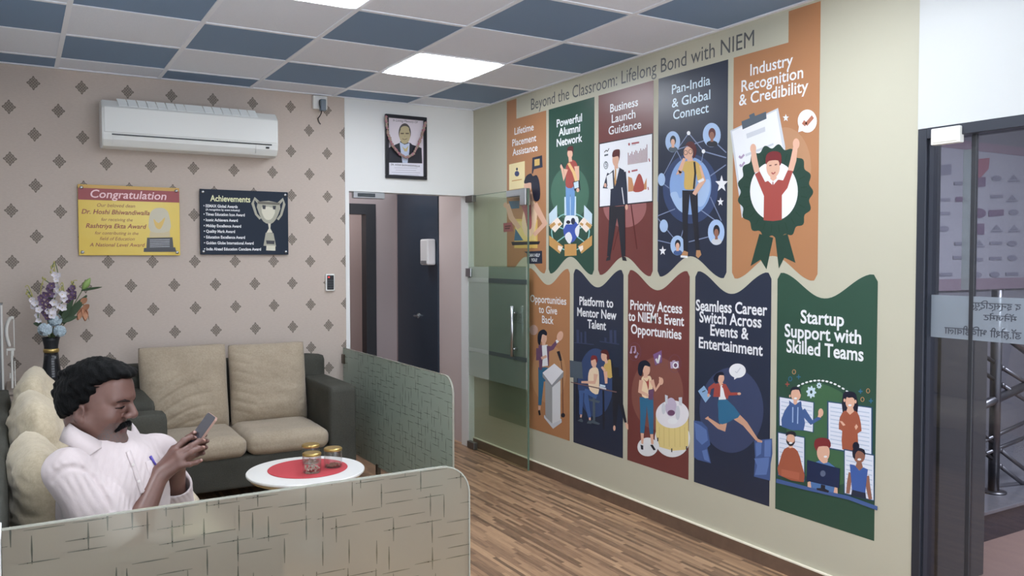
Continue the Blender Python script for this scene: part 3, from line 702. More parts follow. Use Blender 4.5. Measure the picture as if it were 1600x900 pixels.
# --- Startup Support with Skilled Teams
A = panel_low(3.172, 3.728, ink('board_green', (48, 80, 66)))
lines(A, [('Startup', 1251, 1319, 507), ('Support with', 1226, 1346, 531.5), ('Skilled Teams', 1229, 1349.5, 557)], bold=0.022, cap=0.060)
A.crop(1210, 560, 7.5)
A.poly([(310, 360), (420, 310), (560, 300), (720, 360), (830, 440), (840, 560), (980, 1300), (640, 1500), (300, 1300), (140, 800)], ink('halo_green', (68, 106, 76)), 4)
for i in range(13):
    t = i/12; x = 285+570*t; y = 320+68*t-4*92*t*(1-t)
    A.ell(x, y, 19, 11, WHT, 12, -0.45+1.05*t)
def gear(x, y, r, m, hole):
    A.poly([(x+(r if (i//2) % 2 == 0 else r*0.74)*0.86*math.cos(2*PI*i/32), y+(r if (i//2) % 2 == 0 else r*0.74)*1.08*math.sin(2*PI*i/32)) for i in range(32)], m); A.ell(x, y, r*0.22, r*0.3, hole)
gear(434, 394, 68, PBL, DGN); gear(526, 318, 36, PBL, DGN)
for x, y, m in ((232, 158, LOR), (188, 240, STL), (1100, 380, LOR), (1034, 480, LOR)): A.ring(x, y, 23, 29, 8, m, 16)
for x, y, m in ((286, 216, STL), (154, 302, RED), (1012, 386, STL), (1134, 498, STL)): A.line([(x-24, y), (x+24, y)], 0.005, m); A.line([(x, y-28), (x, y+28)], 0.005, m)
FR = ink('window_frame_blue', (50, 82, 118))
def screen(q, c):
    A.poly(q, FR)
    cx = sum(p[0] for p in q)/4; cy = sum(p[1] for p in q)/4
    A.poly([(cx+(x-cx)*0.94, cy+(y-cy)*0.95) for x, y in q], ink('screen_white', (224, 230, 244)))
    for k in range(1, c):
        t = k/c; l = [(cx+(q[0][0]-cx)*0.86, cy+((q[0][1]*(1-t)+q[3][1]*t)-cy)*0.92), (cx+(q[1][0]-cx)*0.86, cy+((q[1][1]*(1-t)+q[2][1]*t)-cy)*0.92)]
        A.line(l, 0.005, ink('screen_rule', (190, 204, 226)))
screen([(54, 444), (472, 512), (464, 872), (54, 790)], 7)
screen([(622, 498), (1154, 570), (1154, 1152), (622, 1056)], 11)
A.limb([(330, 610, 40), (440, 752, 30), (540, 690, 22)], BLU); A.ell(548, 634, 30, 48, SKN); A.limb([(530, 690, 20), (540, 650, 18)], SKN)
A.poly([(90, 800), (120, 620), (178, 540), (176, 490), (240, 540), (314, 498), (322, 560), (346, 660), (346, 842)], BLU, 2)
A.line([(220, 570), (218, 750)], 0.006, LBL); A.line([(280, 570), (276, 765)], 0.006, LBL)
A.poly([(228, 480), (272, 480), (270, 530), (246, 545), (228, 526)], SKN); A.ell(256, 424, 58, 74, SKN); A.ell(186, 440, 10, 16, SKN)
A.poly([(190, 400), (200, 350), (244, 330), (300, 350), (316, 400), (308, 420), (290, 368), (216, 372)], BLK, 2); A.ell(252, 468, 18, 12, WHT)
A.poly([(806, 640), (808, 420), (860, 388), (940, 396), (972, 470), (976, 640)], BLK, 2)
A.poly([(760, 830), (772, 690), (830, 610), (890, 640), (950, 612), (1000, 680), (1026, 850), (980, 880), (975, 1092), (800, 1062), (800, 850)], ink('rust_top', (164, 92, 70)), 2)
A.poly([(868, 560), (920, 560), (940, 620), (890, 660), (848, 616)], SKN); A.ell(892, 510, 54, 82, SKN); A.ell(826, 490, 12, 20, SKN); A.ell(956, 506, 12, 22, SKN)
A.poly([(826, 470), (830, 410), (890, 388), (950, 410), (952, 480), (920, 456), (880, 462), (850, 452)], BLK, 2); A.ell(890, 548, 20, 12, WHT)
A.poly([(766, 730), (800, 736), (838, 780), (810, 790)], SKN); A.poly([(944, 800), (966, 768), (986, 800), (960, 838)], SKN)
A.crop(1210, 660, 6.0)
screen([(34, 86), (290, 136), (290, 560), (34, 500)], 9)
screen([(656, 248), (942, 302), (942, 740), (656, 670)], 9)
A.poly([(44, 490), (56, 360), (96, 250), (160, 232), (222, 268), (262, 400), (280, 560)], ink('rust_top', (164, 92, 70)), 2)
A.poly([(70, 436), (240, 470), (236, 540), (70, 500)], ink('rust_light', (180, 104, 82)))
A.poly([(140, 200), (176, 206), (176, 236), (150, 242), (136, 230)], SKN); A.ell(158, 160, 40, 58, SKN2); A.ell(158, 152, 37, 44, SKN); A.poly([(116, 160), (120, 190), (150, 222), (184, 210), (200, 176), (180, 190), (136, 180)], CHR, 2); A.poly([(114, 130), (118, 92), (168, 80), (204, 98), (202, 136), (180, 116), (136, 112)], CHR, 2); A.ell(158, 192, 16, 9, WHT)
A.poly([(316, 560), (360, 540), (356, 616), (316, 606)], SKN); A.poly([(552, 600), (596, 610), (600, 686), (556, 672)], SKN)
A.poly([(330, 400), (440, 350), (520, 376), (600, 440), (560, 660), (350, 610)], ink('blue_shirt', (84, 122, 176)))
A.poly([(24, 526), (330, 606), (700, 688), (972, 786), (968, 824), (700, 724), (330, 640), (20, 564)], ink('desk_blue', (72, 98, 152)))
A.poly([(440, 340), (508, 350), (500, 376), (466, 384), (440, 366)], SKN); A.ell(464, 280, 60, 90, SKN)
A.poly([(378, 220), (390, 160), (450, 142), (520, 160), (534, 220), (516, 240), (500, 222), (420, 226), (404, 270)], ink('auburn', (126, 48, 52)), 2); A.ell(484, 320, 16, 10, WHT)
A.poly([(312, 350), (620, 432), (612, 616), (306, 546)], ink('monitor_navy', (32, 46, 80))); A.ell(460, 478, 25, 29, ink('monitor_mark', (96, 108, 134))); A.poly([(442, 580), (482, 590), (480, 640), (440, 630)], CHR); A.poly([(400, 614), (470, 616), (520, 640), (510, 658), (404, 632)], CHR)
A.ell(770, 222, 32, 40, BLK)
A.limb([(724, 470, 22), (706, 560, 20), (694, 664, 16)], SKN2); A.limb([(872, 500, 22), (884, 600, 20), (906, 720, 16)], SKN2)
A.poly([(712, 390), (760, 400), (800, 450), (840, 420), (882, 440), (870, 540), (856, 668), (734, 640), (724, 520)], ink('blue_vest', (66, 98, 166))); A.poly([(734, 630), (860, 660), (866, 716), (724, 686)], NVY)
A.poly([(780, 370), (824, 378), (836, 420), (804, 452), (766, 410)], SKN2); A.ell(802, 312, 54, 68, SKN2)
A.poly([(738, 300), (742, 250), (790, 236), (850, 256), (856, 310), (836, 282), (790, 264), (764, 300), (764, 340), (746, 330)], BLK, 2); A.ell(802, 346, 18, 11, WHT)
finish(A, 'green panel lettered Startup Support with Skilled Teams')
# ------------------------------------------------------------------ things on the wall behind the sofa
M_ACW = mat('ac_white_plastic', (232, 234, 232), 0.35); M_ACG = mat('ac_grey_plastic', (196, 198, 198), 0.4); M_BLACKP = mat('black_plastic', (24, 26, 30), 0.35)
ax0, ax1 = 0.238, 1.338
ac = thing('air_conditioner', ((ax0+ax1)/2, -0.1, 2.25), 'long white split air conditioner high on the patterned wall', 'air conditioner')
prof = [(0, 2.262), (-0.115, 2.252), (-0.165, 2.262), (-0.196, 2.300), (-0.203, 2.335), (-0.203, 2.497), (-0.194, 2.512), (-0.150, 2.553), (-0.02, 2.556), (0, 2.556)]
bm = B(); prism(bm, [(ax0, y, z) for y, z in prof], (ax1-ax0, 0, 0))
bmesh.ops.bevel(bm, geom=[e for e in bm.edges if abs(e.verts[0].co.x-e.verts[1].co.x) < 1e-5], offset=0.006, segments=2, affect='EDGES')
obj('body', bm, M_ACW, ac)
bm = B(); box(bm, (ax0+0.012, -0.209, 2.345), (ax1-0.008, -0.2, 2.505), 0.004); obj('front_panel', bm, M_ACW, ac)
bm = B(); prism(bm, [(ax0+0.055, y, z) for y, z in [(-0.2035, 2.337), (-0.2065, 2.337), (-0.2065, 2.329), (-0.2035, 2.329)]], (ax1-ax0-0.10, 0, 0)); obj('air_slot', bm, M_BLACKP, ac)
bm = B(); prism(bm, [(ax0+0.06, y, z) for y, z in [(-0.2035, 2.327), (-0.2075, 2.327), (-0.202, 2.302), (-0.175, 2.266), (-0.170, 2.268), (-0.196, 2.302)]], (ax1-ax0-0.215, 0, 0)); obj('louver', bm, M_ACW, ac)
x = ax0+0.10
for k in range(14):
    wd = 0.112 if k == 7 else 0.053
    bm = B()
    # a slot cell of the sloping top grille
    a, b = (-0.190, 2.516), (-0.160, 2.562)
    prism(bm, [(x, a[0], a[1]), (x+wd, a[0], a[1]), (x+wd-0.012, b[0], b[1]), (x-0.012, b[0], b[1])], (0, 0, 0.004)); obj('grille_slot', bm, mat('ac_grille', (236, 240, 240), 0.3), ac)
    x += wd+0.005
bm = B(); box(bm, (ax1-0.085, -0.2085, 2.306), (ax1-0.062, -0.190, 2.318), 0.003); obj('sensor', bm, M_BLACKP, ac)
bm = B(); box(bm, (ax1-0.155, -0.2055, 2.27), (ax1-0.152, -0.19, 2.327)); obj('louver_end', bm, M_ACG, ac)

def screw(x, z, y, parent):
    bm = B(); lathe(bm, [(0.0, -0.010), (0.008, -0.009), (0.0105, -0.005), (0.0105, 0.0)], (x, y, z), 16, axis='y'); obj('screw_cap', bm, M_STEEL, parent, smooth=True)
def back_art(y): return Art((0, y, 0), (1, 0, 0), (0, 0, 1), (0, -1, 0), lambda u, v: on(1, y, u, v))
def board(name, label, cat, x0, x1, z0, z1, m):
    t = thing(name, ((x0+x1)/2, -0.02, z0), label, cat)
    bm = B(); box(bm, (x0, -0.022, z0), (x1, -0.014, z1), 0.0015, 1); obj('panel', bm, m, t)
    for px in (x0+0.02, x1-0.02):
        for pz in (z0+0.02, z1-0.02):
            bm = B(); lathe(bm, [(0.006, -0.014), (0.006, 0)], (px, 0, pz), 10, axis='y'); obj('standoff', bm, M_STEEL, t)
    for px in (x0+0.02, x1-0.02):
        for pz in (z0+0.02, z1-0.02): screw(px, pz, -0.022, t)
    return t
# congratulation board
def yellow_board():
    g = N('yellow_print'); x, y, z = g.xyz()[:]
    dx = g.math('SUBTRACT', x, 0.48); dz = g.math('SUBTRACT', z, 1.88)
    d = g.math('SQRT', g.math('ADD', g.math('MULTIPLY', dx, dx), g.math('MULTIPLY', dz, dz)))
    n = g.noise(6, 3)
    k = g.math('ADD', g.math('MULTIPLY', d, 2.0), g.math('MULTIPLY', n, 0.45))
    r = g.new('ShaderNodeValToRGB'); g.link(k, r.inputs[0]); e = r.color_ramp.elements
    e[0].position = 0.2; e[0].color = lin((240, 216, 112)); e[1].position = 1.0; e[1].color = lin((222, 188, 56))
    g.link(r.outputs[0], g.b.inputs['Base Color']); g.b.inputs['Roughness'].default_value = 0.3
    return g.m
cx0, cx1, cz0, cz1 = 0.106, 0.716, 1.571, 2.025
t = board('congratulation_board', 'yellow congratulation board with red heading and trophy picture on the wall', 'plaque', cx0, cx1, cz0, cz1, yellow_board())
A = back_art(-0.0225); MI = ink('maroon_letters', (140, 48, 34)); BAND = ink('red_band', (150, 48, 52))
A.rect(cx0+0.001, cz1-0.098, cx1-0.001, cz1-0.022, BAND); A.rect(cx0+0.001, cz1-0.021, cx1-0.001, cz1-0.001, ink('gold_band', (206, 160, 70)))
A.text('Congratulation', 0.178, 0.634, cz1-0.082, 0.050, ink('pink_letters', (246, 206, 210)), 0.012, 0.18)
for s_, a, b, z, h, bo in (('Our beloved dean', 0.215, 0.440, 1.885, 0.022, 0.0), ('Dr. Hoshi Bhiwandiwalla', 0.125, 0.528, 1.838, 0.029, 0.015), ('for receiving the', 0.238, 0.424, 1.794, 0.020, 0.0), ('Rashtriya Ekta Award', 0.148, 0.508, 1.748, 0.028, 0.015),
                          ('for contributing in the', 0.200, 0.458, 1.706, 0.020, 0.0), ('field of Education', 0.228, 0.434, 1.669, 0.021, 0.0), ('A National Level Award', 0.168, 0.496, 1.628, 0.023, 0.005)):
    A.text(s_, a, b, z, h, MI, bo, 0.25)
A.crop(0, 270, 3.3333)
A.poly([(750, 392), (912, 388), (918, 412), (748, 412)], CHR); A.poly([(766, 338), (898, 336), (904, 394), (762, 396)], ink('plinth_grey', (58, 58, 62)))
for k in range(5): A.line([(780, 350+k*9), (884, 348+k*9)], 0.003, LGR)
A.poly([(782, 306), (884, 302), (886, 334), (778, 336)], ink('trophy_base', (206, 190, 150)))
A.poly([(782, 304), (780, 220), (800, 190), (834, 182), (862, 190), (880, 220), (884, 302)], ink('trophy_dome', (204, 196, 172)), 3); A.poly([(800, 240), (826, 262), (860, 232), (838, 290), (812, 284)], ink('trophy_gold', (222, 186, 96)), 3)
A.build('print', t)
# achievements board
bx0, bx1, bz0, bz1 = 0.846, 1.452, 1.577, 2.026
t = board('achievements_board', 'navy achievements board with white list and silver trophy picture on the wall', 'plaque', bx0, bx1, bz0, bz1, mat('navy_board', (36, 46, 62), 0.5, spec=0.2))
A = back_art(-0.0225)
A.text('Achievements', 0.915, 1.186, 1.945, 0.040, ink('pale_gold_letters', (226, 228, 184)), 0.022)
for s_, b, z in (('• EEMAX Global Awards', 1.098, 1.902), ('   (A recognition by event industry)', 1.112, 1.880), ('• Times Education Icon Award', 1.146, 1.845), ('• Iconic Achievers Award', 1.098, 1.806), ('• Midday Excellence Award', 1.120, 1.766), ('• Quality Mark Award', 1.078, 1.728), ('• Education Excellence Award', 1.146, 1.688), ('• Golden Globe International Award', 1.205, 1.648), ('• India Ahead Education Conclave Award', 1.256, 1.606)):
    small = s_.startswith('   ')
    A.text(s_.strip(), 0.885 if small else 0.870, b, z, 0.013 if small else 0.019, WHT, 0.028)
A.crop(0, 270, 3.3333); SV, SVL, SVD = ink('silver', (168, 166, 150)), ink('silver_light', (216, 212, 194)), ink('silver_dark', (104, 100, 90))
A.limb([(1352, 160, 8), (1326, 134, 8), (1316, 160, 7), (1334, 216, 6), (1356, 240, 6)], SV); A.limb([(1446, 166, 8), (1474, 138, 8), (1480, 164, 7), (1464, 220, 6), (1446, 244, 6)], SV)
A.poly([(1342, 150), (1456, 158), (1448, 220), (1424, 258), (1400, 266), (1372, 254), (1350, 214)], SV, 2); A.poly([(1362, 180), (1432, 186), (1420, 234), (1398, 246), (1376, 234)], SVL, 2)
A.poly([(1342, 148), (1458, 156), (1456, 168), (1342, 162)], SVD); A.poly([(1366, 168), (1384, 170), (1382, 190), (1368, 188)], CHR); A.poly([(1420, 172), (1438, 172), (1434, 192), (1422, 190)], CHR)
A.poly([(1396, 264), (1410, 264), (1408, 290), (1420, 312), (1388, 312), (1400, 290)], SVL); A.poly([(1384, 312), (1424, 314), (1438, 384), (1372, 380)], SV); A.poly([(1386, 352), (1430, 354), (1428, 372), (1388, 370)], CHR); A.poly([(1388, 378), (1434, 380), (1434, 406), (1386, 404)], SVL)
A.build('print', t)

# framed portrait and its garland
px0, px1, pz0, pz1 = 2.206, 2.552, 2.166, 2.654
t = thing('framed_portrait', ((px0+px1)/2, -0.02, pz0), 'black framed portrait of a man in a suit on white wall', 'picture')
bm = B(); fw = 0.026
for lo, hi in (((px0, pz0), (px1, pz0+fw)), ((px0, pz1-fw), (px1, pz1)), ((px0, pz0+fw), (px0+fw, pz1-fw)), ((px1-fw, pz0+fw), (px1, pz1-fw))):
    box(bm, (lo[0], -0.030, lo[1]), (hi[0], -0.005, hi[1]), 0.003, 1)
obj('frame', bm, mat('black_frame', (34, 36, 44), 0.3), t)
bm = B(); box(bm, (px0+fw, -0.012, pz0+fw), (px1-fw, -0.006, pz1-fw)); obj('backing', bm, mat('portrait_paper', (224, 216, 226), 0.35), t)
A = back_art(-0.0125); A.crop(600, 170, 7.5)
A.poly([(46, 630), (50, 460), (110, 430), (180, 400), (190, 380), (310, 400), (330, 420), (440, 460), (448, 640)], ink('suit_black', (42, 44, 54)))
A.poly([(182, 386), (240, 420), (300, 400), (296, 500), (276, 636), (216, 632), (196, 500)], ink('shirt_blue', (196, 208, 232))); A.poly([(212, 440), (250, 470), (290, 430), (270, 500), (240, 500)], ink('neck_skin', (200, 186, 140)))
A.ell(243, 282, 72, 112, ink('hair_grey', (84, 80, 80))); A.ell(243, 310, 64, 100, ink('portrait_skin', (190, 178, 142))); A.ell(244, 236, 50, 34, ink('portrait_skin', (190, 178, 142)))
for x in (214, 272): A.poly([(x-20, 282), (x+20, 282), (x+18, 296), (x-18, 296)], ink('eye_brown', (96, 84, 70)))
A.line([(214, 350), (240, 362), (272, 350)], 0.004, ink('eye_brown', (96, 84, 70))); A.line([(236, 322), (252, 322)], 0.004, ink('nose_tan', (160, 146, 112)))
A.poly([(50, 630), (456, 642), (456, 800), (50, 784)], ink('caption_white', (228, 228, 240)))
f2 = lambda y: A.P(250, y)[1]
A.text('In Loving Memory Of', A.P(104, 140)[0], A.P(398, 160)[0], f2(158), 0.017, ink('caption_grey', (96, 92, 104)), 0.0, 0.3)
A.text('DR. HOSHI BHIWANDIWALLA', A.P(82, 656)[0], A.P(420, 668)[0], f2(672), 0.013, ink('caption_grey', (96, 92, 104)), 0.02)
for y, a, b in ((694, 120, 390), (722, 136, 376), (748, 90, 420), (776, 104, 404)): A.line([(a, y-6+a*0.02), (b, y-6+b*0.02)], 0.003, ink('caption_pale', (170, 168, 182)))
A.build('photograph', t)
# flower garland draped over the frame
t = thing('flower_garland', ((px0+px1)/2, -0.05, pz0+0.16), 'dried pink and beige flower garland draped over the framed portrait', 'garland')
gp = crom([on(1, -0.045, 600+x/7.5, 170+y/7.5) for x, y in ((22, 90), (34, 200), (60, 330), (110, 440), (180, 520), (262, 565), (340, 530), (392, 440), (430, 350), (462, 250), (486, 165))], 7, closed=False)
bmA, bmB = B(), B()
for i, p in enumerate(gp):
    for k in range(3):
        q = Vector(p) + Vector((random.uniform(-1, 1)*0.005, random.uniform(-1, 0.6)*0.006, random.uniform(-1, 1)*0.005))
        bm_ = bmB if (i+k) % 3 == 0 else bmA
        r = bmesh.ops.create_icosphere(bm_, subdivisions=1, radius=random.uniform(0.007, 0.0105)); bmesh.ops.translate(bm_, vec=q, verts=r['verts'])
o1 = obj('beige_blossoms', bmA, mat('dried_beige_petal', (170, 152, 138), 0.9), t); o2 = obj('pink_blossoms', bmB, mat('dried_pink_petal', (176, 120, 136), 0.9), t)
for o in (o1, o2): o['kind'] = 'stuff'
bm = B(); tube(bm, [tuple(p) for p in gp], 0.003, 6); obj('string', bm, mat('string', (150, 130, 110), 0.9), t)

# access keypad
kx0, kx1, kz0, kz1 = 1.727, 1.797, 1.306, 1.434
t = thing('access_keypad', ((kx0+kx1)/2, 0, kz0), 'white framed black access keypad on wall beside the opening', 'keypad')
bm = B(); box(bm, (kx0, -0.022, kz0), (kx1, 0, kz1), 0.008, 3); obj('case', bm, M_ACW, t)
bm = B(); box(bm, (kx0+0.009, -0.026, kz0+0.012), (kx1-0.009, -0.018, kz1-0.009), 0.004); obj('face', bm, M_BLACKP, t)
for r in range(4):
    for c in range(3):
        bm = B(); box(bm, (kx0+0.015+c*0.015, -0.028, kz0+0.020+r*0.018), (kx0+0.025+c*0.015, -0.025, kz0+0.032+r*0.018), 0.002, 1); obj('key', bm, mat('key_grey', (64, 70, 76), 0.4), t)
bm = B(); box(bm, (kx0+0.016, -0.028, kz1-0.028), (kx0+0.028, -0.025, kz1-0.019)); obj('indicator_light', bm, mat('red_led', (210, 60, 60), 0.3, emit=(255, 60, 60), strength=1.0), t)

# socket box with an adapter and its loose lead under the ceiling
t = thing('socket_box', (1.695, 0, 2.64), 'small white socket box up under the ceiling', 'socket')
bm = B(); box(bm, (1.642, -0.035, 2.640), (1.748, 0, 2.738), 0.006); obj('case', bm, M_ACW, t)
bm = B(); box(bm, (1.652, -0.040, 2.648), (1.738, -0.033, 2.730), 0.003); obj('face_plate', bm, M_WHITE, t)
t = thing('power_adapter', (1.70, -0.06, 2.622), 'grey plug adapter with black lead in the socket box', 'adapter')
bm = B(); box(bm, (1.682, -0.085, 2.624), (1.722, -0.040, 2.708), 0.006); obj('plug_body', bm, mat('grey_blue_plastic', (102, 116, 130), 0.4), t)
bm = B(); tube(bm, crom([(1.680, -0.06, 2.70), (1.676, -0.07, 2.665), (1.692, -0.065, 2.62), (1.690, -0.03, 2.59), (1.683, -0.012, 2.575), (1.690, -0.012, 2.55), (1.702, -0.012, 2.535)], 6, closed=False), 0.0035, 6); obj('lead', bm, M_BLACKP, t)

# ------------------------------------------------------------------ glass door standing open along the mural wall
def clear_glass(name, tint, refl=1.0, rough=0.0):
    g = N(name); nt = g.nt
    tr = g.new('ShaderNodeBsdfTransparent'); tr.inputs[0].default_value = lin(tint)
    gl = g.new('ShaderNodeBsdfGlossy'); gl.inputs['Roughness'].default_value = rough
    ms = g.new('ShaderNodeMixShader'); g.link(g.schlick(0.04, refl), ms.inputs[0])
    g.link(tr.outputs[0], ms.inputs[1]); g.link(gl.outputs[0], ms.inputs[2]); g.link(ms.outputs[0], g.out.inputs['Surface'])
    return g.m
def frost_film(name, rgb, amount):
    """thin etched film: part see-through, part scattering"""
    g = N(name)
    tr = g.new('ShaderNodeBsdfTransparent'); tr.inputs[0].default_value = (0.9, 0.94, 0.92, 1)
    df = g.new('ShaderNodeBsdfDiffuse'); df.inputs[0].default_value = lin(rgb); tl = g.new('ShaderNodeBsdfTranslucent'); tl.inputs[0].default_value = lin(rgb)
    m1 = g.new('ShaderNodeMixShader'); m1.inputs[0].default_value = 0.4; g.link(df.outputs[0], m1.inputs[1]); g.link(tl.outputs[0], m1.inputs[2])
    m2 = g.new('ShaderNodeMixShader'); m2.inputs[0].default_value = amount; g.link(tr.outputs[0], m2.inputs[1]); g.link(m1.outputs[0], m2.inputs[2]); g.link(m2.outputs[0], g.out.inputs['Surface'])
    return g.m
M_GLASS = clear_glass('clear_glass', (247, 251, 246)); M_GEDGE = mat('green_glass_edge', (96, 122, 108), 0.15)
gd = thing('glass_door', (2.92, -0.03, 0.0), 'frameless glass door standing open along the mural wall', 'door')
bm = B(); box(bm, (2.912, -0.945, 0.012), (2.924, -0.035, 2.048), 0.001, 1); obj('glass_leaf', bm, M_GLASS, gd)
bm = B(); box(bm, (2.9115, -0.9465, 0.012), (2.9245, -0.943, 2.048)); box(bm, (2.9115, -0.9465, 2.046), (2.9245, -0.035, 2.0485)); obj('edge', bm, M_GEDGE, gd)
bm = B(); box(bm, (2.9105, -0.942, 0.60), (2.9115, -0.04, 1.482)); obj('frosted_film', bm, frost_film('door_frost', (222, 228, 222), 0.46), gd)
bm = B(); box(bm, (2.9090, -0.925, 0.325), (2.9102, -0.375, 1.49)); obj('painted_reflection', bm, clear_glass('painted_reflection', (232, 238, 235), 1.0, 0.1), gd)  # the leaf's dark reflection, painted on as a tinted sheet
bm = B()
for z0, z1 in ((1.36, 1.395), (0.80, 0.83)): box(bm, (2.9078, -0.94, z0), (2.9089, -0.375, z1))
obj('dark_stripe', bm, mat('film_stripe', (66, 78, 76), 0.3), gd)
bm = B()
for z0, z1 in ((1.36, 1.395), (0.80, 0.83)): box(bm, (2.9078, -0.375, z0), (2.9089, -0.04, z1))
obj('pale_stripe', bm, frost_film('pale_stripe', (222, 226, 222), 0.6), gd)
A = Art((2.9085, 0, 0), (0, -1, 0), (0, 0, 1), (-1, 0, 0)); A.text('PUSH', 0.72, 0.86, 1.09, 0.055, ink('push_letters', (70, 78, 76)), 0.0, 0.0, 3, True); A.rect(0.70, 1.075, 0.88, 1.078, ink('push_letters', (70, 78, 76))); A.build('push_lettering', gd)
bm = B(); box(bm, (2.900, -0.125, 2.0), (2.936, -0.002, 2.055), 0.004); obj('top_patch', bm, mat('satin_patch', (120, 118, 116), 0.35, metal=0.8), gd)
bm = B(); box(bm, (2.900, -0.14, 0.004), (2.936, -0.02, 0.06), 0.004); obj('floor_patch', bm, MATS['satin_patch'], gd)
bm = B(); box(bm, (2.898, -0.095, 1.40), (2.937, -0.005, 1.47), 0.004); obj('hinge', bm, M_STEEL, gd)
bm = B(); box(bm, (2.900, -0.935, 2.0), (2.937, -0.66, 2.05), 0.004); box(bm, (2.896, -0.938, 1.93), (2.940, -0.86, 2.052), 0.004); obj('armature_plate', bm, M_STEEL, gd)
bm = B()
tube(bm, [(2.868, -0.80, 0.83), (2.868, -0.80, 1.20)], 0.0125, 12); tube(bm, [(2.868, -0.80, 1.15), (2.912, -0.80, 1.15)], 0.009, 10); tube(bm, [(2.868, -0.80, 0.885), (2.912, -0.80, 0.885)], 0.009, 10)
tube(bm, [(2.956, -0.80, 0.83), (2.956, -0.80, 1.20)], 0.0125, 12); tube(bm, [(2.956, -0.80, 1.15), (2.924, -0.80, 1.15)], 0.009, 10); tube(bm, [(2.956, -0.80, 0.885), (2.924, -0.80, 0.885)], 0.009, 10)
obj('pull_handle', bm, M_STEEL, gd, smooth=True)
# magnetic lock under the lintel of the opening
t = thing('magnetic_lock', (2.07, -0.02, 2.055), 'silver magnetic lock bar under the white lintel of the opening', 'lock')
bm = B(); box(bm, (1.955, -0.004, 2.005), (2.205, 0.045, 2.054), 0.003); obj('housing', bm, M_STEEL, t)
bm = B(); box(bm, (1.985, -0.008, 2.016), (2.125, 0.0, 2.043), 0.002); obj('magnet_face', bm, mat('dark_magnet', (92, 98, 102), 0.25, metal=0.9), t)
# ------------------------------------------------------------------ etched glass screens
def etched_glass(name, fac, rgb):
    g = N(name); x, y, z = g.xyz()[:]
    h = g.math('ADD', x, y)
    def dashes(a, b, pa, pb, seed, half):
        ia = g.math('FLOOR', g.math('DIVIDE', a, pa)); off = g.math('MULTIPLY', g.white(g.comb(ia, seed, 0.5)), pb)
        fb = g.math('DIVIDE', g.math('ADD', b, off), pb); ib = g.math('FLOOR', fb)
        pres = g.math('GREATER_THAN', g.white(g.comb(ia, ib, seed+3.3)), 0.42)
        jit = g.math('MULTIPLY', g.math('SUBTRACT', g.white(g.comb(ia, ib, seed+9.1)), 0.5), 0.5)
        da = g.math('ABSOLUTE', g.math('ADD', g.math('SUBTRACT', g.math('FRACT', g.math('DIVIDE', a, pa)), 0.5), jit))
        db = g.math('ABSOLUTE', g.math('SUBTRACT', g.math('FRACT', fb), 0.5))
        taper = g.math('MULTIPLY', half/pa, g.math('SUBTRACT', 1.0, g.math('MULTIPLY', db, 1.5)))
        return g.math('MULTIPLY', g.math('MULTIPLY', g.math('LESS_THAN', da, taper), g.math('LESS_THAN', db, 0.42)), pres)
    m1 = dashes(h, z, 0.047, 0.088, 1.7, 0.0024); m2 = dashes(z, h, 0.042, 0.110, 5.2, 0.0016)
    clear = g.math('MAXIMUM', m1, m2)
    fr = g.new('ShaderNodeBsdfRefraction'); fr.inputs['IOR'].default_value = 1.12; fr.inputs['Roughness'].default_value = 0.42; fr.inputs[0].default_value = lin((226, 230, 224))
    df = g.new('ShaderNodeBsdfDiffuse'); df.inputs[0].default_value = lin(rgb); 
    gl = g.new('ShaderNodeBsdfGlossy'); gl.inputs['Roughness'].default_value = 0.3
    a = g.new('ShaderNodeMixShader'); a.inputs[0].default_value = fac; g.link(fr.outputs[0], a.inputs[1]); g.link(df.outputs[0], a.inputs[2])
    fz = g.schlick(0.04)
    b = g.new('ShaderNodeMixShader'); g.link(fz, b.inputs[0]); g.link(a.outputs[0], b.inputs[1]); g.link(gl.outputs[0], b.inputs[2])
    tr = g.new('ShaderNodeBsdfTransparent'); tr.inputs[0].default_value = lin((190, 198, 192)); g2 = g.new('ShaderNodeBsdfGlossy'); g2.inputs['Roughness'].default_value = 0.02
    c = g.new('ShaderNodeMixShader'); g.link(fz, c.inputs[0]); g.link(tr.outputs[0], c.inputs[1]); g.link(g2.outputs[0], c.inputs[2])
    d = g.new('ShaderNodeMixShader'); g.link(clear, d.inputs[0]); g.link(b.outputs[0], d.inputs[1]); g.link(c.outputs[0], d.inputs[2]); g.link(d.outputs[0], g.out.inputs['Surface'])
    return g.m
M_ETCH = etched_glass('etched_glass', 0.34, (178, 166, 148)); M_ETCH2 = etched_glass('etched_green_glass', 0.55, (186, 204, 192)); M_EDGE = mat('polished_glass_edge', (158, 160, 148), 0.12, spec=0.8)
def pane_outline(L, z0, z1, r, n=8):
    pts = [(0, z0), (L, z0)]
    for k in range(n+1):
        t = math.radians(90*k/n); pts.append((L-r+r*math.cos(t), z1-r+r*math.sin(t)))
    pts.append((0, z1)); return pts
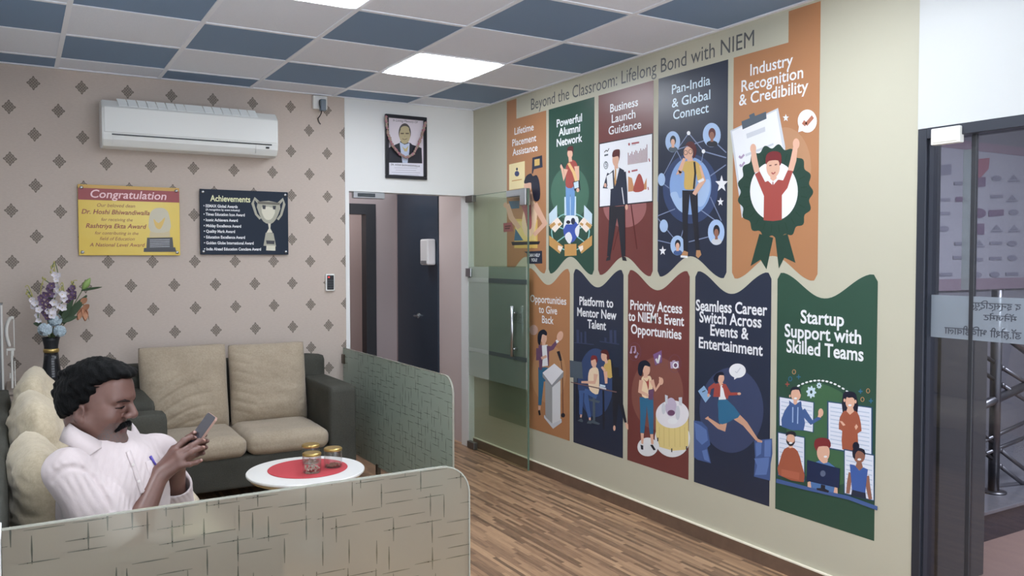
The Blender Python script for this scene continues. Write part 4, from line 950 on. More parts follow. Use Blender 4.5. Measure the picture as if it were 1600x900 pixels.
def screen_glass(label, o, d, L, z0, z1, m, th=0.010):
    o, d = Vector(o), Vector(d); nrm = Vector((-d.y, d.x, 0))
    t = thing('etched_glass_screen', (o.x+d.x*L/2, o.y+d.y*L/2, 0), label, 'glass partition')
    pts = pane_outline(L, z0, z1, 0.10)
    bm = B(); prism(bm, [o+d*a+Vector((0, 0, b))-nrm*th/2 for a, b in pts], nrm*th); obj('glass_pane', bm, m, t)
    # bright polished rim round the free edges
    rim = pts[1:]; e = 0.0035; bm = B()
    ins = []
    for a, b in rim:
        ins.append((a+(e if a > L-0.1001 and b < z1 else 0)*0, b))
    outer = [o+d*a+Vector((0, 0, b)) for a, b in rim]
    for p, q in zip(outer, outer[1:]):
        tdir = (q-p).normalized(); up = nrm.cross(tdir).normalized()
        vs = [p-nrm*(th/2+0.0006), p+nrm*(th/2+0.0006), q+nrm*(th/2+0.0006), q-nrm*(th/2+0.0006)]
        c1 = [bm.verts.new(v+up*0.0008) for v in vs]; c2 = [bm.verts.new(v-up*e) for v in vs]
        for f in ((c1[0], c1[1], c1[2], c1[3]), (c1[0], c1[3], c2[3], c2[0]), (c1[1], c2[1], c2[2], c1[2])): bm.faces.new(f)
    obj('polished_edge', bm, M_EDGE, t)
    return t
M_BRACK = mat('dark_bracket', (92, 84, 74), 0.3, metal=0.7)
def clamp(t, lo, hi):
    bm = B(); box(bm, lo, hi, 0.003, 1); obj('clamp', bm, M_BRACK, t)
t = screen_glass('frosted glass screen at the far side, right of the two-seat sofa', (1.865, -0.006, 0), (0, -1, 0), 1.83, 0.125, 0.880, M_ETCH2)
clamp(t, (1.848, -0.05, 0.76), (1.882, 0, 0.83)); clamp(t, (1.851, -0.705, 0), (1.879, -0.675, 0.14)); clamp(t, (1.851, -1.505, 0), (1.879, -1.475, 0.14))
t = screen_glass('near frosted glass screen with etched dashes, in front of the seated man', (-0.285, -3.60, 0), (1, 0, 0), 1.322, 0.125, 0.872, M_ETCH)
clamp(t, (0.0, -3.62, 0), (0.06, -3.58, 0.15)); clamp(t, (0.80, -3.62, 0), (0.86, -3.58, 0.15))
t = thing('screen_post', (-0.33, -3.60, 0), 'white post at the left end of the near glass screen', 'post')
bm = B(); box(bm, (XL, -3.66, 0), (-0.287, -3.54, 0.862), 0.004); obj('post', bm, M_WHITE, t)
bm = B(); box(bm, (XL, -3.665, 0.862), (-0.285, -3.535, 0.872), 0.002); obj('cap', bm, M_WHITE, t)

# ------------------------------------------------------------------ sofas
def fabric(name, c1, c2, sc, b=0.3, sheen=0.2):
    g = N(name); n = g.noise(sc, 8, rough=0.75); n2 = g.noise(7, 4)
    k = g.math('ADD', g.math('MULTIPLY', n, 0.7), g.math('MULTIPLY', n2, 0.3))
    r = g.new('ShaderNodeValToRGB'); g.link(k, r.inputs[0]); e = r.color_ramp.elements
    e[0].position = 0.3; e[0].color = lin(c1); e[1].position = 0.7; e[1].color = lin(c2)
    g.link(r.outputs[0], g.b.inputs['Base Color']); g.b.inputs['Roughness'].default_value = 0.9; g.b.inputs['Specular IOR Level'].default_value = 0.15; g.b.inputs['Sheen Weight'].default_value = sheen
    g.bump(n, b, 0.003); return g.m
M_BEIGE = fabric('beige_velour', (150, 136, 118), (186, 172, 152), 90); M_CHAR = fabric('charcoal_weave', (60, 60, 55), (84, 84, 78), 140, 0.3, 0.0)
M_CREAMF = fabric('cream_velour', (170, 156, 132), (204, 192, 168), 70)
def soft_box(bm, lo, hi, r, puff=0.0, seed=0, n=14, wr=0.0):
    """upholstered block: rounded, a little crowned"""
    c = Vector([(a+b)/2 for a, b in zip(lo, hi)]); h = Vector([(b-a)/2 for a, b in zip(lo, hi)])
    tmp = B(); bmesh.ops.create_cube(tmp, size=2); bmesh.ops.subdivide_edges(tmp, edges=tmp.edges[:], cuts=n, use_grid_fill=True)
    mp = {}
    for v in tmp.verts:
        p = v.co.copy()
        # superellipsoid-like rounding keeps faces flat and edges radiused
        q = Vector((p.x*h.x, p.y*h.y, p.z*h.z)); inner = Vector([max(x-r, 0.001) for x in h])
        cl = Vector([max(-i, min(i, s_)) for s_, i in zip(q, inner)]); d = q-cl
        if d.length > 1e-6: q = cl + d.normalized()*min(r, d.length if sum(1 for x in d if abs(x) > 1e-6) == 1 else r)
        cx, cy, cz = [1-abs(p[i])**2.2 for i in range(3)]
        q.z += puff*math.copysign(1, p.z)*max(cx, 0)**0.6*max(cy, 0)**0.6*abs(p.z)
        q.y += 0.35*puff*p.y*max(cx, 0)**0.6*max(cz, 0)**0.6
        if wr: q += Vector((1, 1, 1))*wr*noise.noise(q*9+Vector((seed*3.1, 1, seed)))
        mp[v] = bm.verts.new(c+q)
    for f in tmp.faces: bm.faces.new([mp[v] for v in f.verts])
    tmp.free()
def pillow_mesh(bm, M, w_, h_, th, seed=0, folds=0.0, n=34, corner=0.10, sag=0.0, fold_fn=None, rnd=0.04):
    """cushion: two bulging faces meeting in a seam with pulled-out corners; M places it (local x width, z height, y thickness)"""
    def side(sgn):
        vs = []
        for i in range(n+1):
            row = []
            for j in range(n+1):
                a, b = 2*i/n-1, 2*j/n-1
                px = a*(1-corner*(1-abs(b)**2.5)*abs(a)**3*0.5)*(1-rnd*abs(b)**5); pz = b*(1-corner*(1-abs(a)**2.5)*abs(b)**3*0.5)*(1-rnd*abs(a)**5)
                t = (max(0, 1-abs(a)**2.6)**0.55)*(max(0, 1-abs(b)**2.6)**0.55)
                y = sgn*th*0.5*t*(1+sag*(-b))
                if t > 0:
                    f = folds*noise.noise(Vector((a*2.2+seed, b*5.5, seed*1.7+sgn)))*t**0.5 + 0.4*folds*noise.noise(Vector((a*6+seed, b*13, sgn*3+seed)))*t**0.5
                    if fold_fn: f += fold_fn(a, b)*t**0.4
                    y += sgn*f
                row.append((px*w_/2, y, pz*h_/2))
            vs.append(row)
        return vs
    A_, B_ = side(-1), side(1); va, vb = {}, {}
    for i in range(n+1):
        for j in range(n+1):
            va[i, j] = bm.verts.new(M @ Vector(A_[i][j]))
            vb[i, j] = va[i, j] if i in (0, n) or j in (0, n) else bm.verts.new(M @ Vector(B_[i][j]))
    for i in range(n):
        for j in range(n):
            bm.faces.new((va[i, j], va[i+1, j], va[i+1, j+1], va[i, j+1]))
            try: bm.faces.new((vb[i, j], vb[i, j+1], vb[i+1, j+1], vb[i+1, j]))
            except ValueError: pass
def T(x, y, z, rz=0, rx=0, ry=0):
    return Matrix.Translation((x, y, z)) @ Matrix.Rotation(rz, 4, 'Z') @ Matrix.Rotation(rx, 4, 'X') @ Matrix.Rotation(ry, 4, 'Y')
M_LEG = mat('dark_wood_leg', (38, 30, 26), 0.4)

# two-seat sofa against the wall
sf = thing('sofa', (0.97, -0.42, 0), 'charcoal two-seat sofa with beige cushions against the patterned wall', 'sofa')
bm = B(); soft_box(bm, (0.28, -0.80, 0.13), (1.67, -0.03, 0.33), 0.02); obj('base', bm, M_CHAR, sf, smooth=True)
bm = B(); soft_box(bm, (0.28, -0.20, 0.30), (1.66, -0.03, 0.86), 0.03); obj('back_frame', bm, M_CHAR, sf, smooth=True)
for x0, x1 in ((0.27, 0.445), (1.49, 1.672)):
    bm = B(); soft_box(bm, (x0, -0.81, 0.13), (x1, -0.03, 0.715), 0.022, 0.004); obj('armrest', bm, M_CHAR, sf, smooth=True)
for x0, x1 in ((0.448, 0.965), (0.97, 1.487)):
    bm = B(); soft_box(bm, (x0, -0.83, 0.325), (x1, -0.17, 0.455), 0.055, 0.012, seed=x0, wr=0.003); o = obj('seat_cushion', bm, M_BEIGE, sf, smooth=True)
def fold_left(a, b):
    # long drag lines sweeping from the left seam down to the lower right
    s_ = b + 0.35*(a-0.1)**2 - 0.25*a
    return -0.013*max(0, math.sin(s_*23))**3*max(0, min(1, (0.7-a)*1.2))*max(0, min(1, (0.55-b)*1.5))
def fold_right(a, b):
    return -0.009*max(0, math.sin((b*1.0+a*0.3)*26))**4*max(0, min(1, (-0.35-a)*3)) - 0.008*max(0, math.sin((b*0.8-a*0.5)*22))**4*max(0, min(1, (a-0.6)*3))
for cx, sd, ff, hh, rz in ((0.690, 1, fold_left, 0.58, 0.03), (1.232, 5, fold_right, 0.555, -0.02)):
    bm = B(); pillow_mesh(bm, T(cx, -0.275, 0.70, rz, -0.16), 0.560 if sd == 1 else 0.530, hh, 0.24, sd, 0.007, fold_fn=ff, n=56, corner=0.07, sag=0.25); obj('back_cushion', bm, M_BEIGE, sf, smooth=True)
for x, y in ((0.33, -0.74), (1.61, -0.74), (0.33, -0.1), (1.61, -0.1)):
    bm = B(); lathe(bm, [(0.022, 0), (0.030, 0.13)], (x, y, 0), 12); obj('leg', bm, M_LEG, sf)

# long sofa down the left wall, the man sits on it
ls = thing('sofa', (0.05, -2.28, 0), 'charcoal sofa along the left wall with cream cushions, man sitting on it', 'sofa')
bm = B(); soft_box(bm, (-0.40, -3.46, 0.11), (0.47, -1.03, 0.31), 0.02); obj('base', bm, M_CHAR, ls, smooth=True)
bm = B(); soft_box(bm, (-0.41, -3.47, 0.11), (-0.275, -1.02, 0.885), 0.03); obj('back_frame', bm, M_CHAR, ls, smooth=True)
for y0, y1 in ((-3.50, -3.36), (-1.20, -1.02)):
    bm = B(); soft_box(bm, (-0.40, y0, 0.11), (0.452, y1, 0.705), 0.022, 0.004); obj('armrest', bm, M_CHAR, ls, smooth=True)
for y0, y1 in ((-3.355, -2.645), (-2.64, -1.925), (-1.92, -1.205)):
    bm = B(); soft_box(bm, (-0.27, y0, 0.30), (0.495, y1, 0.435), 0.055, 0.01, seed=y0, wr=0.003); obj('seat_cushion', bm, M_CREAMF, ls, smooth=True)
for x, y in ((-0.34, -3.4), (0.40, -3.4), (-0.34, -1.1), (0.40, -1.1)):
    bm = B(); lathe(bm, [(0.022, 0), (0.030, 0.12)], (x, y, 0), 12); obj('leg', bm, M_LEG, ls)
# loose cushions along its back
def fold_deep(k):
    return lambda a, b: -0.010*max(0, math.sin((b*1.1+a*a*0.5+0.4*a+k)*6))**4*max(0, min(1, (0.55-abs(b-0.35))*2.5)) + 0.005*math.sin((a*1.2-b*0.6+k)*5)
for x, y, z, hh, rx, rz, sd, lab in ((-0.178, -2.83, 0.685, 0.54, -0.13, 0.06, 3, 'cream cushion directly behind the seated man\'s back'),
                                 (-0.170, -2.20, 0.725, 0.58, -0.10, 0.04, 8, 'middle cream cushion leaning on the left sofa back'),
                                 (-0.160, -1.60, 0.745, 0.60, -0.08, -0.05, 12, 'far cream cushion on the left sofa, below the flower vase')):
    t = thing('cushion', (x, y, z-hh/2), lab, 'cushion', 'loose cushions on the left sofa')
    bm = B(); pillow_mesh(bm, T(x, y, z, PI/2+rz, rx), 0.60, hh, 0.25, sd, 0.016, n=60, corner=0.03, sag=0.20, rnd=0.15, fold_fn=fold_deep(sd)); obj('cover', bm, M_CREAMF, t, smooth=True)

# ------------------------------------------------------------------ coffee table, mat and jars
tc = (1.06, -1.70); ZT = 0.43
t = thing('coffee_table', (tc[0], tc[1], 0), 'round white coffee table in front of the two-seat sofa', 'table')
bm = B(); lathe(bm, [(0.0, ZT-0.018), (0.300, ZT-0.018), (0.306, ZT-0.012), (0.306, ZT-0.004), (0.302, ZT), (0.0, ZT)], (tc[0], tc[1], 0), 72); obj('tabletop', bm, mat('white_laminate', (244, 244, 242), 0.25), t)
bm = B(); lathe(bm, [(0.0, ZT-0.034), (0.285, ZT-0.034), (0.292, ZT-0.019), (0.0, ZT-0.019)], (tc[0], tc[1], 0), 64); obj('underside', bm, mat('pale_plywood', (206, 190, 150), 0.5), t)
bm = B(); lathe(bm, [(0.16, 0.0), (0.16, 0.02), (0.05, 0.035), (0.035, 0.08), (0.035, ZT-0.034)], (tc[0], tc[1], 0), 32); obj('pedestal', bm, M_STEEL, t, smooth=False)
t = thing('table_mat', (1.075, -1.685, ZT), 'round red mat on the white coffee table', 'mat')
bm = B(); lathe(bm, [(0.0, ZT+0.0005), (0.206, ZT+0.0005), (0.208, ZT+0.002), (0.206, ZT+0.004), (0.0, ZT+0.004)], (1.075, -1.685, 0), 64); obj('felt', bm, mat('red_felt', (196, 70, 78), 0.8), t)
def jar_glass():
    g = N('jar_glass')
    tr = g.new('ShaderNodeBsdfTransparent'); tr.inputs[0].default_value = (0.97, 0.97, 0.97, 1); gl = g.new('ShaderNodeBsdfGlossy'); gl.inputs['Roughness'].default_value = 0.05
    ms = g.new('ShaderNodeMixShader'); g.link(g.schlick(0.05), ms.inputs[0]); g.link(tr.outputs[0], ms.inputs[1]); g.link(gl.outputs[0], ms.inputs[2]); g.link(ms.outputs[0], g.out.inputs['Surface']); return g.m
M_JAR = jar_glass(); M_GOLD = mat('gold_lid', (190, 162, 100), 0.34, metal=0.85); M_SWEET = mat('pale_mint', (206, 196, 180), 0.7); M_MUKH = mat('brown_seed', (160, 134, 116), 0.8)
def jar(x, y, lab, fill, r=0.0475, h=0.104):
    z = ZT+0.0042
    t = thing('glass_jar', (x, y, z), lab, 'jar', 'gold lidded jars on the red mat')
    bm = B(); lathe(bm, [(0.0, 0), (r*0.9, 0.0), (r, 0.006), (r, h-0.022), (r*0.93, h-0.014), (r*0.93, h-0.003)], (x, y, z), 32, close=False); lathe(bm, [(0.0, 0.004), (r*0.86, 0.004), (r-0.003, 0.008), (r-0.003, h-0.022), (r*0.93-0.003, h-0.003)], (x, y, z), 32, close=False)
    obj('glass', bm, M_JAR, t, smooth=True)
    bm = B(); lathe(bm, [(0.0, h), (r*0.90, h), (r*1.0, h-0.003), (r*1.03, h-0.006), (r*1.03, h-0.013), (r*1.0, h-0.015), (0.0, h-0.015)], (x, y, z), 32); obj('lid', bm, M_GOLD, t)
    bm = B()
    for k in range(fill[0]):
        a, q = random.uniform(0, 2*PI), r*0.78*math.sqrt(random.random()); zz = random.uniform(0.006, fill[1])
        s_ = bmesh.ops.create_icosphere(bm, subdivisions=1, radius=fill[2]); bmesh.ops.translate(bm, vec=(x+q*math.cos(a), y+q*math.sin(a), z+zz+fill[2]), verts=s_['verts'])
    o = obj('sweets', bm, fill[3], t); o['kind'] = 'stuff'
def tpos(u, v): return on(2, ZT+0.0045, u, v)
p = tpos(487.5, 737.5); jar(p.x, p.y, 'front gold-lidded jar of pale sweets on the red mat', (38, 0.026, 0.0055, M_SWEET))
p = tpos(520.5, 729.0); jar(p.x, p.y, 'gold-lidded jar at the right edge of the red mat', (60, 0.010, 0.004, M_MUKH))
p = tpos(486.0, 723.0); jar(p.x, p.y, 'rear gold-lidded jar half hidden behind the front jar', (40, 0.012, 0.004, M_MUKH))
# ------------------------------------------------------------------ corner with the vase
M_CABB = mat('beige_cabinet', (150, 138, 128), 0.6); M_GREYAL = mat('grey_aluminium', (128, 128, 128), 0.35, metal=0.6)
t = thing('corner_cabinet', (-0.03, -0.3, 0), 'beige corner cabinet carrying the black vase behind the left sofa', 'cabinet')
bm = B(); box(bm, (-0.30, -0.52, 0.0), (0.22, -0.02, 0.775), 0.004); obj('body', bm, M_CABB, t)
bm = B(); box(bm, (-0.305, -0.53, 0.775), (0.225, -0.015, 0.79), 0.003); obj('top', bm, M_CABB, t)
bm = B(); box(bm, (-0.29, -0.534, 0.06), (-0.045, -0.519, 0.76), 0.003); box(bm, (-0.035, -0.534, 0.06), (0.21, -0.519, 0.76), 0.003); obj('door', bm, M_CABB, t)
t = thing('aluminium_frame', (-0.36, -0.38, 0), 'grey aluminium upright at the far left edge beside the vase', 'frame')
bm = B(); box(bm, (-0.41, -0.46, 0.0), (-0.315, -0.34, 1.285), 0.004); obj('upright', bm, M_GREYAL, t)
bm = B(); box(bm, (-0.323, -0.463, 0.0), (-0.313, -0.453, 1.285), 0.001); obj('edge_strip', bm, mat('pale_strip', (206, 206, 202), 0.4), t)
bm = B(); box(bm, (-0.412, -0.462, 1.285), (-0.312, -0.338, 1.295), 0.002); obj('cap', bm, M_GREYAL, t)
M_WMET = mat('white_enamel', (226, 224, 218), 0.35)
t = thing('folding_bracket', (-0.28, -0.35, 0.79), 'white metal folding bracket with curved handle left of the vase', 'bracket')
bm = B(); box(bm, (-0.262, -0.356, 1.03), (-0.257, -0.344, 1.212), 0.001); obj('upright', bm, M_WMET, t)
bm = B(); tube(bm, crom([(-0.262, -0.35, 1.205), (-0.280, -0.35, 1.198), (-0.296, -0.35, 1.155), (-0.297, -0.35, 1.10), (-0.284, -0.35, 1.035)], 6, closed=False), [0.006]+[0.010]*23+[0.007], 10); obj('curved_handle', bm, M_WMET, t, smooth=True)
bm = B(); box(bm, (-0.300, -0.362, 1.012), (-0.256, -0.338, 1.026), 0.002); box(bm, (-0.300, -0.362, 0.985), (-0.294, -0.338, 1.02), 0.002); box(bm, (-0.278, -0.36, 0.98), (-0.262, -0.34, 1.02), 0.003); obj('hook_plate', bm, M_WMET, t)
bm = B(); box(bm, (-0.279, -0.36, 0.791), (-0.267, -0.34, 0.985), 0.003); obj('lower_bar', bm, M_WMET, t)
bm = B(); box(bm, (-0.261, -0.356, 0.791), (-0.256, -0.344, 0.95), 0.001); box(bm, (-0.287, -0.356, 0.85), (-0.279, -0.344, 0.88), 0.002); obj('side_rail', bm, M_WMET, t)

VX, VY, VZ = -0.069, -0.30, 0.79
t = thing('vase', (VX, VY, VZ), 'black waisted vase with a gold band holding the artificial flowers', 'vase')
bm = B(); lathe(bm, [(0.0, 0.0), (0.040, 0.0), (0.056, 0.02), (0.054, 0.06), (0.043, 0.14), (0.0385, 0.195)], (VX, VY, VZ), 36); obj('lower_body', bm, mat('black_ceramic', (26, 28, 34), 0.25, bump=(60, 0.1)), t, smooth=True)
bm = B(); lathe(bm, [(0.0385, 0.195), (0.042, 0.198), (0.0435, 0.206), (0.042, 0.216), (0.038, 0.219)], (VX, VY, VZ), 36, close=False); obj('gold_band', bm, M_GOLD, t, smooth=True)
bm = B(); lathe(bm, [(0.0375, 0.218), (0.0385, 0.235), (0.044, 0.265), (0.050, 0.287), (0.046, 0.287), (0.040, 0.262), (0.034, 0.23), (0.0, 0.22)], (VX, VY, VZ), 36, close=False); obj('rim', bm, mat('matte_black', (22, 24, 30), 0.5), t, smooth=True)
bm = B()
for k in range(9):
    z = VZ+0.05+k*0.015; r_ = 0.0545-0.0006*k*k*0.22-0.0009*k
    for j in range(3): box(bm, (VX+0.004+j*0.005-0.004, VY-r_-0.0012, z), (VX+0.007+j*0.005-0.004, VY-r_+0.003, z+0.009))
obj('silver_motif', bm, mat('silver_motif', (150, 152, 156), 0.4, metal=0.5), t)
MOUTH = Vector((VX, VY, VZ+0.275))
def FP(x, y, yy): return on(1, yy, x/4.09, 400+y/4.09)
M_STEM = mat('green_stem', (92, 112, 72), 0.6); M_LEAF = mat('deep_green_leaf', (62, 82, 58), 0.55, var=(30, 0.25)); M_OLIVE = mat('olive_sprig', (176, 170, 104), 0.7)
M_PW = mat('white_petal', (224, 220, 228), 0.6); M_PP = mat('purple_petal', (104, 82, 112), 0.7, var=(40, 0.3)); M_PB = mat('pale_blue_petal', (190, 206, 216), 0.6, var=(40, 0.12)); M_PO = mat('dusty_orange_petal', (188, 136, 106), 0.6, var=(30, 0.15)); M_PG = mat('green_bud', (138, 166, 96), 0.55); M_YC = mat('yellow_centre', (214, 190, 90), 0.6)
def petal(bm, c, d, up, L, W, cup=0.25, mi=0):
    """one curved petal from c along d, normal up"""
    d = d.normalized(); s_ = d.cross(up).normalized(); up = s_.cross(d).normalized()
    rows = []
    for i in range(6):
        t_ = i/5; w_ = W*math.sin(PI*min(0.97, 0.12+0.86*t_))**0.7*0.5
        y = cup*L*(t_*t_); rows.append([bm.verts.new(c+d*(L*t_)+s_*(w_*k)+up*(y+abs(k)*w_*0.25)) for k in (-1, 0, 1)])
    for a, b in zip(rows, rows[1:]):
        for k in range(2): bm.faces.new((a[k], a[k+1], b[k+1], b[k])).material_index = mi
def face_dir(): return Vector((random.uniform(-0.6, 0.5), -1, random.uniform(-0.35, 0.45))).normalized()
def bloom(bm, c, r, n=5, cup=0.35):
    f = face_dir(); a = f.orthogonal().normalized(); b = f.cross(a); ph = random.uniform(0, 6)
    for k in range(n):
        t_ = ph+2*PI*k/n; petal(bm, c, a*math.cos(t_)+b*math.sin(t_)+f*0.15, f, r*random.uniform(0.9, 1.1), r*0.95, cup)
def stem(bm, pts): tube(bm, crom([tuple(p) for p in pts], 5, closed=False), 0.0028, 6)
def spray(label, cat, m, blooms, yy, r, nm='flower_spray', tips=(), n=5):
    t = thing(nm, MOUTH, label, cat, 'artificial flowers in the black vase')
    for x, y in blooms:
        bm = B(); yb = yy+random.uniform(-0.03, 0.02); bloom(bm, FP(x, y, yb), 1.2*r*random.uniform(0.85, 1.15), n)
        s_ = bmesh.ops.create_icosphere(bm, subdivisions=1, radius=r*0.17); bmesh.ops.translate(bm, vec=FP(x, y, yb-0.006), verts=s_['verts'])
        for v in s_['verts']:
            for f in v.link_faces: f.material_index = 1
        obj('blossom', bm, [m, M_YC], t, smooth=True, recalc=False)
    bm = B(); pts = [MOUTH+Vector((0, 0, -0.04)), MOUTH]+[FP(x, y, yy+0.012) for x, y in sorted(blooms, key=lambda q: -q[1])[::2]]+[FP(x, y, yy) for x, y in tips]
    stem(bm, pts); obj('stem', bm, M_STEM, t)
    for x, y in tips:
        for k in range(3):
            bm = B(); c = FP(x+random.uniform(-14, 14), y+random.uniform(-10, 34), yy); lathe(bm, [(0, -0.010), (0.005, -0.003), (0.004, 0.005), (0, 0.011)], c, 8); obj('bud', bm, M_OLIVE, t, smooth=True)
spray('white orchid spray on the left side of the vase bouquet', 'flower', M_PW, [(198, 278), (226, 300), (246, 345), (240, 378), (248, 410), (212, 322)], -0.34, 0.017, tips=[(172, 215), (192, 238)])
spray('tall white orchid spray rising in the middle of the bouquet', 'flower', M_PW, [(352, 118), (372, 124), (358, 150), (362, 196), (372, 224), (352, 250)], -0.32, 0.016, tips=[(350, 40), (332, 78)])
spray('white orchid spray at the front of the bouquet', 'flower', M_PW, [(398, 246), (410, 268), (380, 316), (400, 330), (338, 345), (346, 296), (330, 380), (310, 350)], -0.38, 0.019, tips=[(396, 188)])
spray('purple orchid spray left of the middle in the bouquet', 'flower', M_PP, [(292, 250), (318, 212), (330, 190), (304, 290), (270, 300), (292, 330), (286, 366), (300, 395), (262, 268), (320, 246), (316, 318)], -0.35, 0.019, tips=[(284, 150)])
spray('purple orchid spray at the right behind the long leaves', 'flower', M_PP, [(446, 222), (464, 206), (474, 240), (452, 262), (476, 266), (438, 290)], -0.31, 0.017, tips=[(472, 166)])
def hydrangea(label, x, y, yy, R_):
    t = thing('hydrangea', MOUTH, label, 'flower', 'artificial flowers in the black vase'); bm = B(); c = FP(x, y, yy)
    for k in range(80):
        dv = Vector(rng.normal(size=3)); dv.normalize()
        if dv.y > 0.5: continue
        q = c+dv*R_*Vector((1, 1, 0.8)).length/1.9; a = dv.orthogonal().normalized(); b = dv.cross(a); ph = random.uniform(0, 3)
        for j in range(4):
            t_ = ph+PI/2*j; petal(bm, q, a*math.cos(t_)+b*math.sin(t_), dv, 0.015, 0.016, 0.2)
    obj('petals', bm, M_PB, t, smooth=True)
    bm = B(); s_ = bmesh.ops.create_icosphere(bm, subdivisions=2, radius=R_*0.68); bmesh.ops.translate(bm, vec=c, verts=s_['verts']); obj('flower_head', bm, M_PB, t, smooth=True)
    bm = B(); stem(bm, [MOUTH+Vector((0, 0, -0.03)), (MOUTH+c)/2, c]); obj('stem', bm, M_STEM, t)
hydrangea('pale blue hydrangea low on the left over the vase rim', 288, 470, -0.37, 0.040)
hydrangea('pale blue hydrangea low on the right over the vase rim', 382, 480, -0.36, 0.034)
hydrangea('pale blue hydrangea above the other two', 352, 408, -0.34, 0.038)
t = thing('lily', MOUTH, 'dusty orange lily drooping at the right of the bouquet', 'flower', 'artificial flowers in the black vase')
bm = B(); c = FP(536, 330, -0.33); g_ = FP(520, 420, -0.33)
for k in range(6):
    a = 2*PI*k/6; petal(bm, c, Vector((math.cos(a)*0.5-0.15, math.sin(a)*0.5-0.2, -0.75)), Vector((math.cos(a), math.sin(a), 0.3)), 0.085, 0.042, -0.12)
for q in ((548, 290), (562, 330)): petal(bm, FP(q[0]-30, q[1]+10, -0.34), Vector((0.6, -0.3, 0.5)), Vector((0, -1, 0.2)), 0.05, 0.035)
obj('petals', bm, M_PO, t, smooth=True); bm = B(); stem(bm, [MOUTH, FP(440, 400, -0.31), FP(520, 300, -0.31), c]); obj('stem', bm, M_STEM, t)
t = thing('lily', MOUTH, 'closed green lily bud at the top right of the bouquet', 'flower', 'artificial flowers in the black vase')
bm = B(); b0, b1 = FP(528, 215, -0.31), FP(578, 140, -0.31); ax_ = (b1-b0); tube(bm, [b0+ax_*k for k in (0, .15, .4, .65, .85, 1)], [0.004, 0.013, 0.019, 0.017, 0.009, 0.001], 12); obj('bud', bm, M_PG, t, smooth=True)
bm = B(); stem(bm, [MOUTH, FP(430, 380, -0.30), b0]); obj('stem', bm, M_STEM, t)
bm = B(); petal(bm, FP(520, 222, -0.32), FP(640, 206, -0.33)-FP(520, 222, -0.32), Vector((0, -0.6, 1)), 0.115, 0.030, 0.05); petal(bm, FP(400, 430, -0.32), FP(555, 250, -0.34)-FP(400, 430, -0.32), Vector((0.2, -1, 0.3)), 0.215, 0.045, 0.05); petal(bm, FP(400, 420, -0.35), FP(480, 392, -0.36)-FP(400, 420, -0.35), Vector((0, -1, 0.4)), 0.085, 0.03, 0.05)
petal(bm, FP(400, 400, -0.36), FP(470, 280, -0.38)-FP(400, 400, -0.36), Vector((-0.3, -1, 0.2)), 0.13, 0.035, 0.05); obj('leaf', bm, M_LEAF, t, smooth=True)
t = thing('leaf_spray', MOUTH, 'dark leaves and yellow sprigs at the back of the bouquet', 'foliage', 'artificial flowers in the black vase')
for x0, y0, x1, y1, w_ in ((270, 440, 212, 432, 0.028), (300, 380, 250, 330, 0.03), (320, 300, 330, 200, 0.03), (380, 380, 420, 330, 0.03)):
    bm = B(); a, b = FP(x0, y0, -0.29), FP(x1, y1, -0.30); petal(bm, a, b-a, Vector((0, -1, 0.3)), (b-a).length, w_, 0.05); obj('leaf', bm, M_LEAF, t, smooth=True)
bm = B()
for pts in (((262, 300), (262, 200), (284, 140)), ((350, 150), (346, 60), (320, 70)), ((410, 230), (400, 170), (386, 186)), ((440, 210), (470, 160), (494, 156)), ((210, 260), (180, 190), (160, 200))):
    stem(bm, [FP(x, y, -0.30) for x, y in pts])
obj('sprig', bm, M_OLIVE, t)

# ------------------------------------------------------------------ glazed entrance on the right and the stair hall beyond
M_FR = mat('dark_anodised_frame', (52, 56, 66), 0.35, metal=0.3)
XG = 3.02
ent = struct('door_2', B(), M_FR)
bm = B(); box(bm, (WR-0.004, -3.945, 0), (WR+0.10, YE, 2.079), 0.002, 1); box(bm, (WR-0.004, -5.6, 2.035), (WR+0.10, -3.945, 2.079), 0.002, 1); box(bm, (WR+0.01, -3.952, 0), (WR+0.06, -3.942, 2.035))
me = bpy.data.meshes.new('door_2'); bmesh.ops.recalc_face_normals(bm, faces=bm.faces[:]); bm.to_mesh(me); bm.free(); me.materials.append(M_FR); ent.data = me
M_EG = clear_glass('entrance_glass', (212, 214, 220), 1.0)
bm = B(); box(bm, (XG-0.005, -4.112, 0.01), (XG+0.005, -3.95, 2.035)); obj('side_pane', bm, M_EG, ent)
bm = B(); box(bm, (XG-0.005, -5.55, 0.01), (XG+0.005, -4.128, 2.035)); obj('main_pane', bm, M_EG, ent)
bm = B(); box(bm, (XG-0.008, -4.130, 0.0), (XG+0.010, -4.110, 2.035), 0.002, 1); obj('stile', bm, mat('dark_stile', (44, 46, 52), 0.35), ent)
bm = B(); box(bm, (XG+0.006, -4.105, 1.42), (XG+0.010, -4.07, 1.98)); obj('edge_seal', bm, frost_film('seal_frost', (200, 206, 204), 0.45), ent)
bm = B(); box(bm, (XG-0.0075, -5.55, 1.222), (XG-0.0055, -3.953, 1.396)); obj('frosted_band', bm, frost_film('band_frost', (170, 178, 188), 0.55), ent)
A = Art((XG-0.0078, 0, 0), (0, -1, 0), (0, 0, 1), (-1, 0, 0)); INK = ink('dark_letters', (64, 68, 78))
A.text('द इन्स्टिट्यूट', 4.112, 4.312, 1.350, 0.024, INK, 0.012, 0, 3, True); A.text('ऑफ इव्हेंट', 4.335, 4.60, 1.350, 0.024, INK, 0.012, 0, 3, True)
A.text('मॅनेजमेंट', 4.170, 4.298, 1.305, 0.022, INK, 0.012, 0, 3, True); A.text('डॉ.होशी भिवंडीवाला', 4.012, 4.316, 1.240, 0.028, INK, 0.012, 0, 3, True)
A.build('band_lettering', ent)
t = thing('door_magnet', (WR, -4.03, 2.0), 'bright white magnet plate at the top of the dark entrance frame', 'lock')
